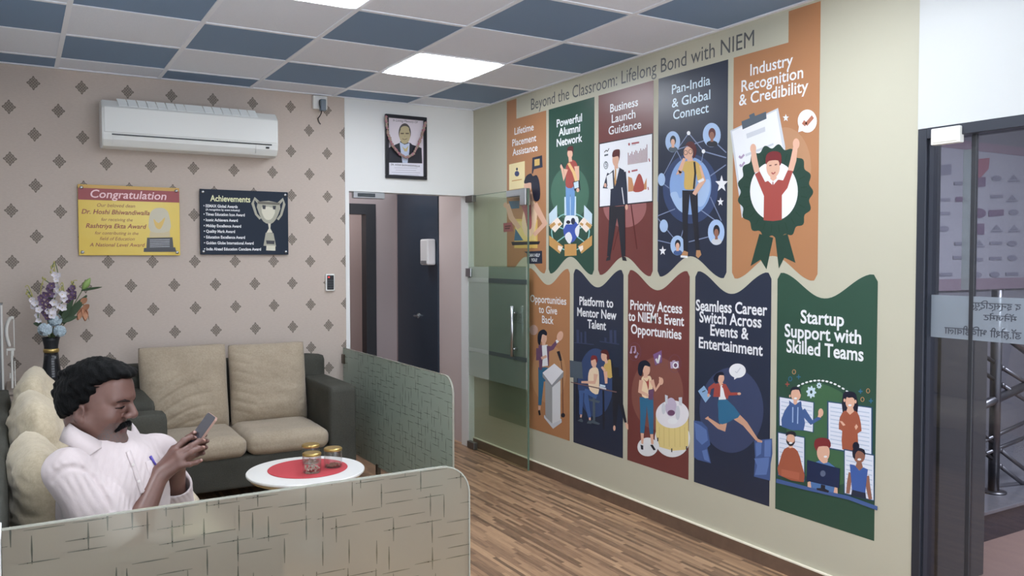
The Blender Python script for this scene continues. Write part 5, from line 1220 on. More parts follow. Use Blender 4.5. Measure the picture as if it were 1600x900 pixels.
bm = B(); box(bm, (WR-0.02, -4.094, 2.004), (WR+0.012, -3.973, 2.070), 0.004); obj('cover', bm, mat('white_cover', (244, 244, 236), 0.4), t)
bm = B(); box(bm, (WR-0.024, -4.085, 2.012), (WR-0.018, -3.982, 2.062), 0.002); obj('face', bm, MATS['white_cover'], t)
M_HW = mat('hall_wall', (122, 122, 130), 0.6); M_HF = mat('hall_floor_tile', (150, 124, 116), 0.4, var=(6, 0.12)); M_DKST = mat('dark_granite', (48, 48, 58), 0.15, var=(60, 0.4))
bm = B(); box(bm, (WR+0.02, -7.6, -0.1), (8.0, -2.1, 0.0)); struct('floor_hall', bm, M_HF)
bm = B(); box(bm, (3.098, -2.2, 0), (8.0, -2.1, 3.0)); struct('wall_hall', bm, M_HW)
bm = B(); box(bm, (7.9, -7.6, 0), (8.0, -2.1, 3.0)); struct('wall_hall_end', bm, M_HW)
bm = B(); box(bm, (3.098, -7.6, 3.0), (8.0, -2.1, 3.1)); struct('ceiling_hall', bm, M_WHITE)
bm = B(); box(bm, (3.42, -3.745, 0), (3.80, -3.30, 1.32), 0.004); struct('trim_3', bm, mat('dark_pillar', (72, 72, 74), 0.55))
t = thing('stair_landing', (4.8, -3.0, 0), 'dark granite stair landing seen through the entrance glass', 'step')
bm = B(); box(bm, (3.85, -3.48, 0), (6.4, -2.2, 0.150)); obj('riser', bm, M_DKST, t)
bm = B(); box(bm, (3.85, -3.495, 0.150), (6.4, -2.2, 0.172), 0.004); obj('tread', bm, mat('grey_granite', (112, 112, 118), 0.15, var=(60, 0.3)), t)
M_INOX = mat('stainless_tube', (104, 104, 108), 0.35, metal=0.9)
yr = -3.30
def hp(u, v): return on(1, yr, u, v)
t = thing('stair_railing', (4.45, yr, 0.17), 'stainless steel stair railing behind the entrance glass', 'railing')
b0 = hp(1552, 775); b0.z = 0.172
bm = B(); tube(bm, [b0, Vector((b0.x, yr, 1.36))], 0.030, 16); lathe(bm, [(0.07, 0), (0.07, 0.008), (0.035, 0.012)], b0, 20); obj('post', bm, M_INOX, t, smooth=True)
bm = B(); tube(bm, [hp(1500, 650), hp(1553, 625), hp(1625, 592)], 0.026, 12); tube(bm, [hp(1560, 515), hp(1640, 575)], 0.026, 12); obj('handrail', bm, M_INOX, t, smooth=True)
for a, b in (((1500, 532), (1553, 566)), ((1500, 557), (1553, 593)), ((1500, 656), (1552, 692)), ((1500, 680), (1552, 718)), ((1566, 575), (1640, 620)), ((1566, 602), (1640, 650)), ((1562, 703), (1625, 752)), ((1562, 728), (1625, 776)), ((1500, 706), (1640, 642)), ((1500, 725), (1640, 668))):
    bm = B(); tube(bm, [hp(*a), hp(*b)], 0.012, 10)
    if a[0] > 1555: lathe(bm, [(0, -0.018), (0.014, -0.01), (0.018, 0), (0.014, 0.01), (0, 0.018)], hp(*a), 12)
    obj('rail_bar', bm, M_INOX, t, smooth=True)
# added board in the hall, standing in for sponsor logos reflected in the glass
YBD = -2.225
def BP(u, v): return on(1, YBD, u, v)
t = thing('logo_reflection_board', (6.3, -2.21, 1.4), 'added pale board standing in for faint logos reflected in the entrance glass', 'sign')
p0, p1 = BP(1462, 455), BP(1660, 238)
bm = B(); box(bm, (p0.x, -2.222, p0.z), (p1.x, -2.203, p1.z), 0.003, 1); obj('panel', bm, mat('pale_board', (150, 150, 160), 0.5), t)
bm = B()
box(bm, (p0.x, -2.226, p0.z), (p1.x, -2.203, p0.z+0.09)); box(bm, (p0.x, -2.226, p1.z-0.07), (p1.x, -2.203, p1.z)); obj('border', bm, mat('mauve_border', (132, 118, 130), 0.5), t)
A = Art((0, YBD-0.002, 0), (1, 0, 0), (0, 0, 1), (0, -1, 0), lambda u, v: on(1, YBD-0.002, u, v)); A.crop(1430, 190, 3.105)
L1_, L2_, L3_ = ink('logo_grey', (122, 122, 136)), ink('logo_plum', (110, 96, 116)), ink('logo_pink', (142, 100, 112))
A.poly([(280, 184), (362, 176), (356, 230), (318, 272), (282, 276)], L3_); A.poly([(278, 276), (342, 268), (342, 314), (278, 322)], L2_)
A.poly([(124, 212), (176, 206), (176, 256), (124, 262)], L1_); A.ell(308, 444, 36, 24, L2_); A.poly([(356, 430), (430, 426), (430, 456), (356, 462)], L2_); A.poly([(278, 496), (336, 494), (336, 548), (278, 550)], L2_); A.poly([(196, 366), (250, 362), (250, 386), (196, 390)], L2_)
for x, y in ((396, 276), (478, 274), (396, 364), (470, 372), (478, 440), (396, 518), (480, 518), (310, 592), (392, 590), (470, 592), (300, 670), (390, 664), (472, 662), (300, 744), (386, 742), (470, 740), (140, 380), (140, 446), (140, 520), (220, 300), (214, 660), (150, 742), (222, 592), (560, 300), (560, 440), (560, 590)):
    k = (x*7+y) % 3
    if k == 0: A.ell(x, y, 24, 14, L1_)
    elif k == 1: A.poly([(x-30, y-8), (x+30, y-9), (x+30, y+7), (x-30, y+8)], L1_)
    else: A.poly([(x-22, y+8), (x, y-18), (x+22, y+7)], L1_); A.line([(x-28, y+16), (x+28, y+14)], 0.012, L1_)
A.build('logos', t)
hl = bpy.data.lights.new('hall_fill_light', 'AREA'); hl.energy = 150; hl.size = 0.8; hl.color = (0.95, 0.97, 1.0)  # area light added to brighten the stair hall, without a fixture
o = bpy.data.objects.new('hall_fill_light', hl); COL.objects.link(o); o.location = (5.4, -4.6, 2.95)
cl = bpy.data.lights.new('corridor_fill_light', 'AREA'); cl.energy = 5; cl.size = 0.4  # fill light added for the dim corridor, not a real fixture
o = bpy.data.objects.new('corridor_fill_light', cl); COL.objects.link(o); o.location = (2.35, 0.9, 2.45)
cl = bpy.data.lights.new('far_room_fill_light', 'AREA'); cl.energy = 3.5; cl.size = 0.4  # unseen fill, added to lift the dark room past the doorway
o = bpy.data.objects.new('far_room_fill_light', cl); COL.objects.link(o); o.location = (2.4, 2.1, 2.45)
# ------------------------------------------------------------------ the seated man, modelled as a distance field
class Field:
    def __init__(s, lo, hi, vox):
        s.lo, s.vox = np.array(lo, float), vox
        s.n = np.ceil((np.array(hi)-s.lo)/vox).astype(int)+1
        s.d = np.full(s.n, 0.05, np.float32)
    def region(s, lo, hi, pad):
        a = np.clip(np.floor((np.array(lo)-pad-s.lo)/s.vox).astype(int), 0, s.n); b = np.clip(np.ceil((np.array(hi)+pad-s.lo)/s.vox).astype(int)+1, 0, s.n)
        sl = tuple(slice(i, j) for i, j in zip(a, b))
        ax = [s.lo[k]+s.vox*np.arange(a[k], b[k], dtype=np.float32) for k in range(3)]
        return sl, (ax[0][:, None, None], ax[1][None, :, None], ax[2][None, None, :])
    def put(s, sl, f, k, op='+'):
        d = s.d[sl]; f = f.astype(np.float32)
        if op == '+':
            h = np.maximum(k-np.abs(d-f), 0)/max(k, 1e-6); s.d[sl] = np.minimum(d, f)-h*h*k*0.25
        else:
            g = -f; h = np.maximum(k-np.abs(d-g), 0)/max(k, 1e-6); s.d[sl] = np.maximum(d, g)+h*h*k*0.25
    def cap(s, a, b, ra, rb=None, k=0.01, op='+', amp=0):
        rb = ra if rb is None else rb; a, b = np.array(a, float), np.array(b, float); r = max(ra, rb)
        sl, (X, Y, Z) = s.region(np.minimum(a, b)-r, np.maximum(a, b)+r, k+3*s.vox+0.006)
        ab = b-a; L = max(ab@ab, 1e-9)
        t = np.clip(((X-a[0])*ab[0]+(Y-a[1])*ab[1]+(Z-a[2])*ab[2])/L, 0, 1)
        f = np.sqrt((X-a[0]-t*ab[0])**2+(Y-a[1]-t*ab[1])**2+(Z-a[2]-t*ab[2])**2)-(ra+t*(rb-ra))
        s.put(sl, f, k, op)
    def chain(s, pts, rs, k=0.01):
        for (a, b), (ra, rb) in zip(zip(pts, pts[1:]), zip(rs, rs[1:])): s.cap(a, b, ra, rb, k)
    def ell(s, c, r, k=0.01, op='+', M=None, frame=None):
        """ellipsoid; M = 3x3 whose columns are its axes"""
        c, r = np.array(c, float), np.array(r, float)
        if frame is not None: c = frame[0]+frame[1]@c*frame[2]; r = r*frame[2]; M = frame[1] if M is None else frame[1]@M
        M = np.eye(3) if M is None else np.array(M); ext = np.sqrt(((M*r)**2).sum(1))
        sl, (X, Y, Z) = s.region(c-ext, c+ext, k+3*s.vox+0.006)
        q = [((X-c[0])*M[0, i]+(Y-c[1])*M[1, i]+(Z-c[2])*M[2, i]) for i in range(3)]
        k0 = np.sqrt(sum((q[i]/r[i])**2 for i in range(3))); k1 = np.sqrt(sum((q[i]/r[i]**2)**2 for i in range(3)))
        s.put(sl, k0*(k0-1)/np.maximum(k1, 1e-6), k, op)
    def fcap(s, fr, a, b, ra, rb=None, k=0.008, op='+'):
        T_ = lambda p: fr[0]+fr[1]@np.array(p, float)*fr[2]
        s.cap(T_(a), T_(b), ra*fr[2], (rb if rb is not None else ra)*fr[2], k, op)
    def mesh(s):
        """naive surface nets"""
        d = s.d; d[0] = d[-1] = 0.05; d[:, 0] = d[:, -1] = 0.05; d[:, :, 0] = d[:, :, -1] = 0.05
        ins = d < 0
        c = np.zeros(tuple(x-1 for x in d.shape), np.int8)
        offs = [(i, j, k) for i in (0, 1) for j in (0, 1) for k in (0, 1)]
        nx, ny, nz = c.shape
        for i, j, k in offs: c += ins[i:i+nx, j:j+ny, k:k+nz]
        act = np.argwhere((c > 0) & (c < 8)); idx = -np.ones(c.shape, np.int32); idx[tuple(act.T)] = np.arange(len(act))
        V = {o: d[act[:, 0]+o[0], act[:, 1]+o[1], act[:, 2]+o[2]] for o in offs}
        acc = np.zeros((len(act), 3)); cnt = np.zeros(len(act))
        for o in offs:
            for ax in range(3):
                if o[ax]: continue
                p = list(o); p[ax] = 1; p = tuple(p); a, b = V[o], V[p]; m = (a < 0) != (b < 0)
                t = np.where(m, a/np.where(m, a-b, 1), 0); q = np.zeros((len(act), 3)); q[:] = o; q[:, ax] = t
                acc[m] += q[m]; cnt[m] += 1
        P = s.lo+(act+acc/cnt[:, None])*s.vox
        F = []
        for ax in range(3):
            u, v = (ax+1) % 3, (ax+2) % 3
            a = np.take(ins, range(0, d.shape[ax]-1), ax); b = np.take(ins, range(1, d.shape[ax]), ax)
            e = np.argwhere(a != b); e = e[(e[:, u] > 0) & (e[:, v] > 0) & (e[:, u] < c.shape[u]) & (e[:, v] < c.shape[v])]
            fl = ins[tuple(e.T)]
            def at(du, dv):
                q = e.copy(); q[:, u] -= du; q[:, v] -= dv; return idx[tuple(q.T)]
            Q = np.stack([at(0, 0), at(1, 0), at(1, 1), at(0, 1)], 1)
            Q[~fl] = Q[~fl][:, ::-1]; F.append(Q)
        return P, np.concatenate(F)
def field_obj(name, fld, mats, parent=None, smooth_it=2, paint=None):
    P, F = fld.mesh()
    E = np.concatenate([F[:, [0, 1]], F[:, [1, 2]], F[:, [2, 3]], F[:, [3, 0]]])
    for _ in range(smooth_it):
        acc = np.zeros_like(P); n = np.zeros(len(P))
        np.add.at(acc, E[:, 0], P[E[:, 1]]); np.add.at(acc, E[:, 1], P[E[:, 0]]); np.add.at(n, E[:, 0], 1); np.add.at(n, E[:, 1], 1)
        P = P*0.5+0.5*acc/np.maximum(n, 1)[:, None]
    me = bpy.data.meshes.new(name); me.from_pydata(P.tolist(), [], F.tolist()); me.update()
    for x in (mats if isinstance(mats, list) else [mats]): me.materials.append(x)
    me.polygons.foreach_set('use_smooth', np.ones(len(me.polygons), bool))
    if paint is not None: me.polygons.foreach_set('material_index', paint(P[F].mean(1)).astype(np.int32))
    me.update(); o = bpy.data.objects.new(name, me); link(o, parent); return o
def px(u, v, y): return np.array(on(1, y, u, v))
def wob(X, Y, Z, f, s_):
    return np.sin(f*(X*1.1+Z*0.7)+s_)*np.sin(f*(Y*0.9-Z*0.8)+1.3*s_)+0.5*np.sin(f*2.1*(X*0.6-Y+Z*0.4)+2*s_)
def rotz(a): c, s_ = math.cos(a), math.sin(a); return np.array([[c, -s_, 0], [s_, c, 0], [0, 0, 1]])
def roty(a): c, s_ = math.cos(a), math.sin(a); return np.array([[c, 0, s_], [0, 1, 0], [-s_, 0, c]])
def rotx(a): c, s_ = math.cos(a), math.sin(a); return np.array([[1, 0, 0], [0, c, -s_], [0, s_, c]])
HEAD = (np.array([-0.034, -3.15, 1.108]), rotz(math.radians(-27)) @ roty(math.radians(8)) @ rotx(math.radians(-4)), 1.05)
def H(p): return HEAD[0]+HEAD[1]@np.array(p, float)*HEAD[2]
def toH(P): return ((P-HEAD[0])@HEAD[1])/HEAD[2]
BF = rotz(math.radians(-42))                    # the torso is turned towards the room
SR, ER, WRR = np.array([-0.125, -3.285, 0.925]), np.array([0.020, -3.365, 0.690]), np.array([0.132, -3.235, 0.872])
SL, EL, WL = np.array([0.160, -3.035, 0.895]), px(266, 802, -2.93), np.array([0.208, -3.085, 0.868])
NB = np.array([-0.020, -3.150, 0.945])

man = thing('person', (0.0, -3.16, 0.44), 'seated man in a pale pink shirt looking down at a phone he holds', 'person')
b = Field((-0.26, -3.46, 0.36), (0.40, -2.84, 1.26), 0.0026)
# head
b.ell((-0.004, 0, 0.020), (0.094, 0.076, 0.084), 0.0, frame=HEAD)
b.ell((0.028, 0, -0.040), (0.060, 0.064, 0.080), 0.030, frame=HEAD)
for s_ in (-1, 1):
    b.fcap(HEAD, (0.002, s_*0.056, -0.058), (0.058, s_*0.020, -0.096), 0.022, 0.018, 0.028)
    b.ell((0.052, s_*0.044, -0.034), (0.030, 0.024, 0.028), 0.022, frame=HEAD)
    b.fcap(HEAD, (0.066, s_*0.048, 0.014), (0.090, s_*0.014, 0.022), 0.012, 0.013, 0.016)
b.ell((0.064, 0, -0.098), (0.022, 0.024, 0.019), 0.018, frame=HEAD)
b.ell((0.056, 0, 0.048), (0.038, 0.055, 0.042), 0.03, frame=HEAD)
for s_ in (-1, 1): b.ell((0.094, s_*0.034, -0.003), (0.014, 0.018, 0.011), 0.012, '-', frame=HEAD)
for s_ in (-1, 1): b.ell((0.0745, s_*0.033, -0.003), (0.0135, 0.0155, 0.0125), 0.003, frame=HEAD); b.fcap(HEAD, (0.078, s_*0.048, -0.015), (0.090, s_*0.020, -0.018), 0.003, 0.003, 0.006)
b.fcap(HEAD, (0.090, 0, 0.012), (0.111, 0, -0.026), 0.009, 0.0140, 0.010)
for s_ in (-1, 1): b.ell((0.100, s_*0.016, -0.032), (0.012, 0.0095, 0.009), 0.006, frame=HEAD); b.ell((0.106, s_*0.0085, -0.0425), (0.006, 0.004, 0.004), 0.003, '-', frame=HEAD)
b.fcap(HEAD, (0.086, -0.016, -0.063), (0.086, 0.016, -0.063), 0.010, 0.010, 0.012)
b.fcap(HEAD, (0.086, -0.020, -0.0685), (0.0935, 0, -0.0655), 0.0055, 0.0065, 0.004); b.fcap(HEAD, (0.086, 0.020, -0.0685), (0.0935, 0, -0.0655), 0.0055, 0.0065, 0.004)
b.fcap(HEAD, (0.085, -0.017, -0.0775), (0.085, 0.017, -0.0775), 0.0075, 0.0075, 0.004)
b.fcap(HEAD, (0.098, -0.024, -0.0725), (0.098, 0.024, -0.0725), 0.0022, 0.0022, 0.003, '-')
# cheek fold from nose to mouth corner
for s_ in (-1, 1): b.fcap(HEAD, (0.092, s_*0.024, -0.044), (0.080, s_*0.036, -0.078), 0.0022, 0.003, 0.006, '-')
# ears
for s_ in (-1, 1):
    Me = rotz(s_*0.35) @ roty(0.15)
    b.ell((-0.012, s_*0.078, -0.030), (0.018, 0.0080, 0.026), 0.006, M=Me, frame=HEAD); b.ell((-0.008, s_*0.0855, -0.029), (0.0095, 0.006, 0.016), 0.004, '-', M=Me, frame=HEAD)
    b.ell((-0.004, s_*0.079, -0.050), (0.010, 0.007, 0.011), 0.005, frame=HEAD)
# neck and torso
b.cap(H((-0.028, 0, -0.055)), NB+[0, 0, -0.02], 0.056, 0.062, 0.035)
b.cap(H((0.035, 0, -0.085)), NB+BF@[0.035, 0, -0.01], 0.034, 0.040, 0.035)
b.cap(SR+[0.02, 0.02, 0.0], SL-[0.02, 0.02, 0.0], 0.050, 0.050, 0.04)
b.ell((0.008, -3.155, 0.80), (0.108, 0.160, 0.185), 0.05, M=BF); b.ell((0.010, -3.155, 0.60), (0.120, 0.155, 0.19), 0.05, M=BF)
# arms
UPR = SR+(ER-SR)*0.55
b.chain([SR, UPR, ER], [0.050, 0.046, 0.039], 0.02); b.chain([ER, ER+(WRR-ER)*0.35, WRR], [0.039, 0.041, 0.0285], 0.02)
UPL = SL+(EL-SL)*0.55
b.chain([SL, UPL, EL], [0.050, 0.046, 0.039], 0.02); b.chain([EL, EL+(WL-EL)*0.35, WL], [0.039, 0.041, 0.0285], 0.02)
NAILS = []
def finger(pts, rs, kroot=0.010):
    P = [np.array(p) for p in pts]
    for i, ((a, c_), (ra, rc)) in enumerate(zip(zip(P, P[1:]), zip(rs, rs[1:]))): b.cap(a, c_, ra, rc, kroot if i == 0 else 0.003)
    for q, r in list(zip(P, rs))[1:-1]: b.cap(q, q, r*1.06, None, 0.004)
# right hand: back of the hand towards the camera, fingers pointing right and closing on the phone
mc = {'i': px(270.5, 705.0, -3.205), 'm': px(277.5, 709.5, -3.228), 'r': px(280.5, 717.0, -3.245), 'p': px(281.5, 727.0, -3.252)}
for key, r0, r1 in (('i', 0.021, 0.0135), ('m', 0.021, 0.014), ('r', 0.020, 0.013), ('p', 0.019, 0.0118)):
    off = {'i': (0.004, 0.016, 0.006), 'm': (0.0, 0.006, 0.002), 'r': (0.0, -0.004, -0.004), 'p': (0.004, -0.010, -0.010)}[key]
    b.cap(WRR+np.array(off)*0.8, mc[key], r0*0.92, r1, 0.016)
finger([mc['i'], px(287, 688.5, -3.196), px(298, 683.5, -3.178), px(305.0, 684.5, -3.164)], [0.0115, 0.0096, 0.0086, 0.0072])
finger([mc['m'], px(298, 697.5, -3.226), px(311, 689.5, -3.206), px(319.0, 689.0, -3.188)], [0.0118, 0.0098, 0.0088, 0.0075])
finger([mc['r'], px(297.0, 707.6, -3.246), px(310, 701.0, -3.226), px(318.0, 699.5, -3.206)], [0.0112, 0.0094, 0.0085, 0.0072])
finger([mc['p'], px(296.0, 725.5, -3.256), px(306.5, 722.5, -3.242), px(314.0, 719.5, -3.226)], [0.0100, 0.0084, 0.0076, 0.0064])
TH = WRR+np.array([0.010, 0.022, 0.012])
finger([TH, px(272, 702, -3.165), px(287, 692, -3.145), px(297, 684, -3.140)], [0.017, 0.0125, 0.0105, 0.0085])
NAILS += [(px(318.0, 698.2, -3.2135), 0.0055), (px(319.3, 687.2, -3.1955), 0.0055), (px(314.6, 718.8, -3.232), 0.0055), (px(305.2, 682.6, -3.171), 0.005)]
# left hand behind the phone
ml = {'i': px(291, 694, -3.088), 'm': px(295, 699, -3.078), 'r': px(297, 706, -3.074), 'p': px(297, 713, -3.076)}
for key, r0 in (('i', 0.020), ('m', 0.020), ('r', 0.019), ('p', 0.018)): b.cap(WL, ml[key], r0, 0.013, 0.016)
finger([ml['i'], px(306, 684, -3.086), px(316, 679, -3.102), px(320.5, 680, -3.122)], [0.0112, 0.0096, 0.0086, 0.0074])
finger([ml['m'], px(311, 692, -3.082), px(321, 689, -3.100), px(324, 689, -3.122)], [0.0115, 0.0096, 0.0086, 0.0074])
finger([ml['r'], px(311, 702, -3.080), px(320, 699, -3.098), px(322, 699, -3.118)], [0.011, 0.0094, 0.0084, 0.0072])
finger([ml['p'], px(308, 710, -3.082), px(316, 708, -3.098), px(318, 708, -3.114)], [0.010, 0.0084, 0.0076, 0.0066])
finger([WL+np.array([-0.004, -0.018, 0.014]), px(283, 699, -3.112), px(294, 684.5, -3.126), px(303.5, 676.5, -3.140)], [0.017, 0.0125, 0.0108, 0.0088])
NAILS += [(px(304.5, 674.5, -3.146), 0.005)]
def skin_mat(name, rgb, rough=0.38, stub=None):
    g = N(name); n = g.noise(38, 6, rough=0.7); n2 = g.noise(420, 2)
    c = lin(rgb); a = tuple(x*0.82 for x in c[:3])+(1,); d = tuple(min(1, x*1.18) for x in c[:3])+(1,)
    col = g.mix(n, a, d)
    if stub: col = g.mix(g.math('GREATER_THAN', n2, 0.52), col, lin(stub))
    g.link(col, g.b.inputs['Base Color']); g.b.inputs['Roughness'].default_value = rough; g.b.inputs['Specular IOR Level'].default_value = 0.45
    g.b.inputs['Subsurface Weight'].default_value = 0.08; g.b.inputs['Subsurface Radius'].default_value = (0.01, 0.004, 0.002)
    g.bump(n2, 0.12, 0.001); return g.m
M_SKIN = skin_mat('brown_skin', (110, 80, 72)); M_STUB = skin_mat('stubbled_skin', (108, 80, 72), 0.6, (88, 82, 82))
M_LIP = mat('lip', (98, 62, 60), 0.4); M_EYE = mat('eye_line', (26, 20, 20), 0.8, spec=0.1); M_BROW = mat('eyebrow', (44, 34, 32), 0.9, spec=0.1); M_NAIL = mat('fingernail', (172, 134, 122), 0.35)
def seg_dist(P, a, c_):
    a, c_ = np.array(a), np.array(c_); ab = c_-a; t = np.clip(((P-a)@ab)/(ab@ab), 0, 1); return np.linalg.norm(P-a-t[:, None]*ab, axis=1)
def paint_body(C):
    m = np.zeros(len(C)); L = toH(C); face = (np.linalg.norm(L, axis=1) < 0.19)
    x, y, z = L.T
    stub = face & (x > 0.02) & (z < -0.052) & (z > -0.135) & (np.abs(y) < 0.058) & (x-0.6*(z+0.06) > 0.045); m[stub] = 1
    m[face & (x > 0.07) & (np.abs(y) < 0.024) & (z < -0.0615) & (z > -0.084) & (seg_dist(L, (0.092, -0.018, -0.072), (0.092, 0.018, -0.072)) < 0.011)] = 2
    for c_, r in NAILS: m[np.linalg.norm(C-c_, axis=1) < r] = 5
    return m
body = field_obj('body', b, [M_SKIN, M_STUB, M_LIP, M_EYE, M_BROW, M_NAIL], man, 1, paint_body)
# hair
hf = Field(H((0, 0, 0.03))-0.20, H((0, 0, 0.03))+0.20, 0.0028)
hf.ell((-0.005, 0, 0.028), (0.101, 0.088, 0.092), 0.0, frame=HEAD); hf.ell((-0.042, 0, -0.004), (0.068, 0.079, 0.076), 0.03, frame=HEAD)
hf.ell((0.062, 0.006, 0.086), (0.042, 0.056, 0.026), 0.02, frame=HEAD); hf.ell((0.004, 0, 0.066), (0.075, 0.068, 0.058), 0.03, frame=HEAD)
for _ in range(70):
    dv = rng.normal(size=3); dv /= np.linalg.norm(dv)
    if dv[2] < -0.5: continue
    q = np.array([-0.010, 0, 0.026])+dv*np.array([0.102, 0.086, 0.093])*0.97
    hf.ell(q, np.array([0.015, 0.015, 0.010])*rng.uniform(0.6, 1.3), 0.012, M=rotz(rng.uniform(0, 3)) @ rotx(rng.uniform(-0.6, 0.6)), frame=HEAD)
sl, (X, Y, Z) = hf.region(hf.lo, hf.lo+hf.vox*(hf.n-1), 0)
Q = np.stack(np.broadcast_arrays(X, Y, Z), -1).reshape(-1, 3); L = toH(Q); x, y, z = L.T
hair_x = np.interp(z, [-0.12, -0.075, -0.058, -0.040, -0.030, 0.0, 0.025, 0.052, 0.070, 0.082, 0.14], [-0.2, -0.110, -0.060, -0.036, -0.016, 0.004, 0.018, 0.036, 0.068, 0.108, 0.14])
hair_x = hair_x + 0.016*np.clip(np.abs(y)/0.07, 0, 1)*(z > 0.05)*-1 + 0.004*np.sin(y*160+z*210)
f = ((x-hair_x)*0.8*HEAD[2]).reshape(hf.d.shape)
hf.put(tuple(slice(0, n) for n in hf.n), -f, 0.026, '-')
hf.d += (0.0022*wob(X*1.0, Y*1.0, Z*1.0, 160, 1.0)).astype(np.float32)
def hair_mat():
    g = N('black_hair'); mp = g.new('ShaderNodeMapping'); mp.inputs['Scale'].default_value = (120, 120, 40); mp.inputs['Rotation'].default_value = (0.3, 0.5, 0.4); g.link(g.tc.outputs['Object'], mp.inputs[0])
    n = g.noise(2.5, 6, mp.outputs[0], 0.7); r = g.new('ShaderNodeValToRGB'); g.link(n, r.inputs[0]); e = r.color_ramp.elements
    e[0].position = 0.40; e[0].color = lin((3, 3, 4)); e[1].position = 0.82; e[1].color = lin((15, 16, 18)); g.link(r.outputs[0], g.b.inputs['Base Color'])
    g.b.inputs['Roughness'].default_value = 0.5; g.b.inputs['Specular IOR Level'].default_value = 0.12; g.bump(n, 0.9, 0.006); return g.m
M_HAIR = hair_mat()
field_obj('hair', hf, M_HAIR, man, 1)
mf = Field(H((0.09, 0, -0.065))-0.07, H((0.09, 0, -0.065))+0.07, 0.0018)
for s_ in (-1, 1):
    mf.fcap(HEAD, (0.102, s_*0.002, -0.0545), (0.095, s_*0.022, -0.0595), 0.0072, 0.0080, 0.004); mf.fcap(HEAD, (0.095, s_*0.022, -0.0595), (0.083, s_*0.034, -0.076), 0.0080, 0.0045, 0.004)
sl, (X, Y, Z) = mf.region(mf.lo, mf.lo+mf.vox*(mf.n-1), 0); mf.d += (0.0012*wob(X, Y, Z, 420, 2.0)).astype(np.float32)
field_obj('moustache', mf, M_HAIR, man, 1)

# eyes almost closed over the phone, and the brows just above them
for s_, nm in ((-1, 'right'), (1, 'left')):
    c_ = H((0.090, s_*0.034, 0.0)); ef = Field(c_-0.045, c_+0.045, 0.0014)
    ef.fcap(HEAD, (0.0760, s_*0.0520, -0.0085), (0.0880, s_*0.0360, -0.0075), 0.0012, 0.0030, 0.002); ef.fcap(HEAD, (0.0880, s_*0.0360, -0.0075), (0.0900, s_*0.0190, -0.0040), 0.0030, 0.0016, 0.002)
    field_obj('eyelashes', ef, M_EYE, man, 1)
    ef = Field(c_-0.05, c_+0.05, 0.0014)
    ef.fcap(HEAD, (0.0800, s_*0.0560, 0.0100), (0.0945, s_*0.0370, 0.0155), 0.0016, 0.0036, 0.002); ef.fcap(HEAD, (0.0945, s_*0.0370, 0.0155), (0.1000, s_*0.0150, 0.0120), 0.0036, 0.0026, 0.002)
    sl, (X, Y, Z) = ef.region(ef.lo, ef.lo+ef.vox*(ef.n-1), 0); ef.d += (0.0006*wob(X, Y, Z, 700, 1.0)).astype(np.float32)
    field_obj('eyebrow', ef, M_BROW, man, 1)

# shirt
s = Field((-0.30, -3.52, 0.46), (0.40, -2.76, 1.08), 0.0036)
s.ell((0.006, -3.155, 0.800), (0.136, 0.186, 0.195), 0.0, M=BF); s.ell((0.012, -3.155, 0.615), (0.150, 0.180, 0.19), 0.06, M=BF)
s.ell(np.array([0.006, -3.155, 0.78])+BF@[0.06, 0, 0.02], (0.085, 0.14, 0.15), 0.05, M=BF)
s.cap(SR+BF@[-0.01, 0.02, 0.004], NB+[0, 0, 0.0], 0.057, 0.064, 0.045); s.cap(SL+BF@[-0.01, -0.02, 0.004], NB+[0, 0, 0.0], 0.057, 0.064, 0.045)
CUR = SR+(ER-SR)*0.86; CUL = SL+(EL-SL)*0.90
s.chain([SR, SR+(ER-SR)*0.5, CUR], [0.064, 0.071, 0.069], 0.03); s.chain([SL, SL+(EL-SL)*0.5, CUL], [0.064, 0.072, 0.078], 0.03)
s.chain([EL, EL+(WL-EL)*0.3, EL+(WL-EL)*0.58], [0.072, 0.064, 0.056], 0.02)
# cloth folds: families of soft creases, each fading out around its own centre
sl, (X, Y, Z) = s.region(s.lo, s.lo+s.vox*(s.n-1), 0)
def creases(c_, rad, along, n_, freq, amp, ph=0.0):
    t = np.array(along, float); t /= np.linalg.norm(t); nv = np.array(n_, float); nv -= t*(nv@t); nv /= np.linalg.norm(nv)
    q = (X-c_[0])*nv[0]+(Y-c_[1])*nv[1]+(Z-c_[2])*nv[2]; r = (X-c_[0])*t[0]+(Y-c_[1])*t[1]+(Z-c_[2])*t[2]
    w_ = np.exp(-((X-c_[0])**2+(Y-c_[1])**2+(Z-c_[2])**2)/(rad*rad))
    v = np.sin(freq*q+1.6*np.sin(9*r+ph)+0.9*np.sin(21*r+2*ph)+ph)
    s.d[...] += (w_*amp*1.7*(np.abs(v)**0.8-0.55)*-1).astype(np.float32)
aR = (ER-SR)/np.linalg.norm(ER-SR)
creases(px(150, 745, -3.39), 0.085, aR, (1, 0, 0.8), 143, 0.0037, 0.4)
creases(px(100, 755, -3.42), 0.085, aR, (1, 0, 0.3), 161, 0.0022, 2.3)
creases(px(190, 740, -3.29), 0.085, (0.6, 0, 1), (1, 0, -0.6), 172, 0.0031, 0.0)
creases(px(210, 780, -3.28), 0.085, (0.3, 0, 1), (1, 0, -0.3), 184, 0.0031, 3.0)
creases(px(245, 725, -3.12), 0.070, (0.3, 0, -1), (1, 0, 0.3), 207, 0.0028, 1.7)
creases(px(270, 760, -3.05), 0.080, (0.6, 0, -1), (1, 0, 0.6), 207, 0.0031, 0.3)
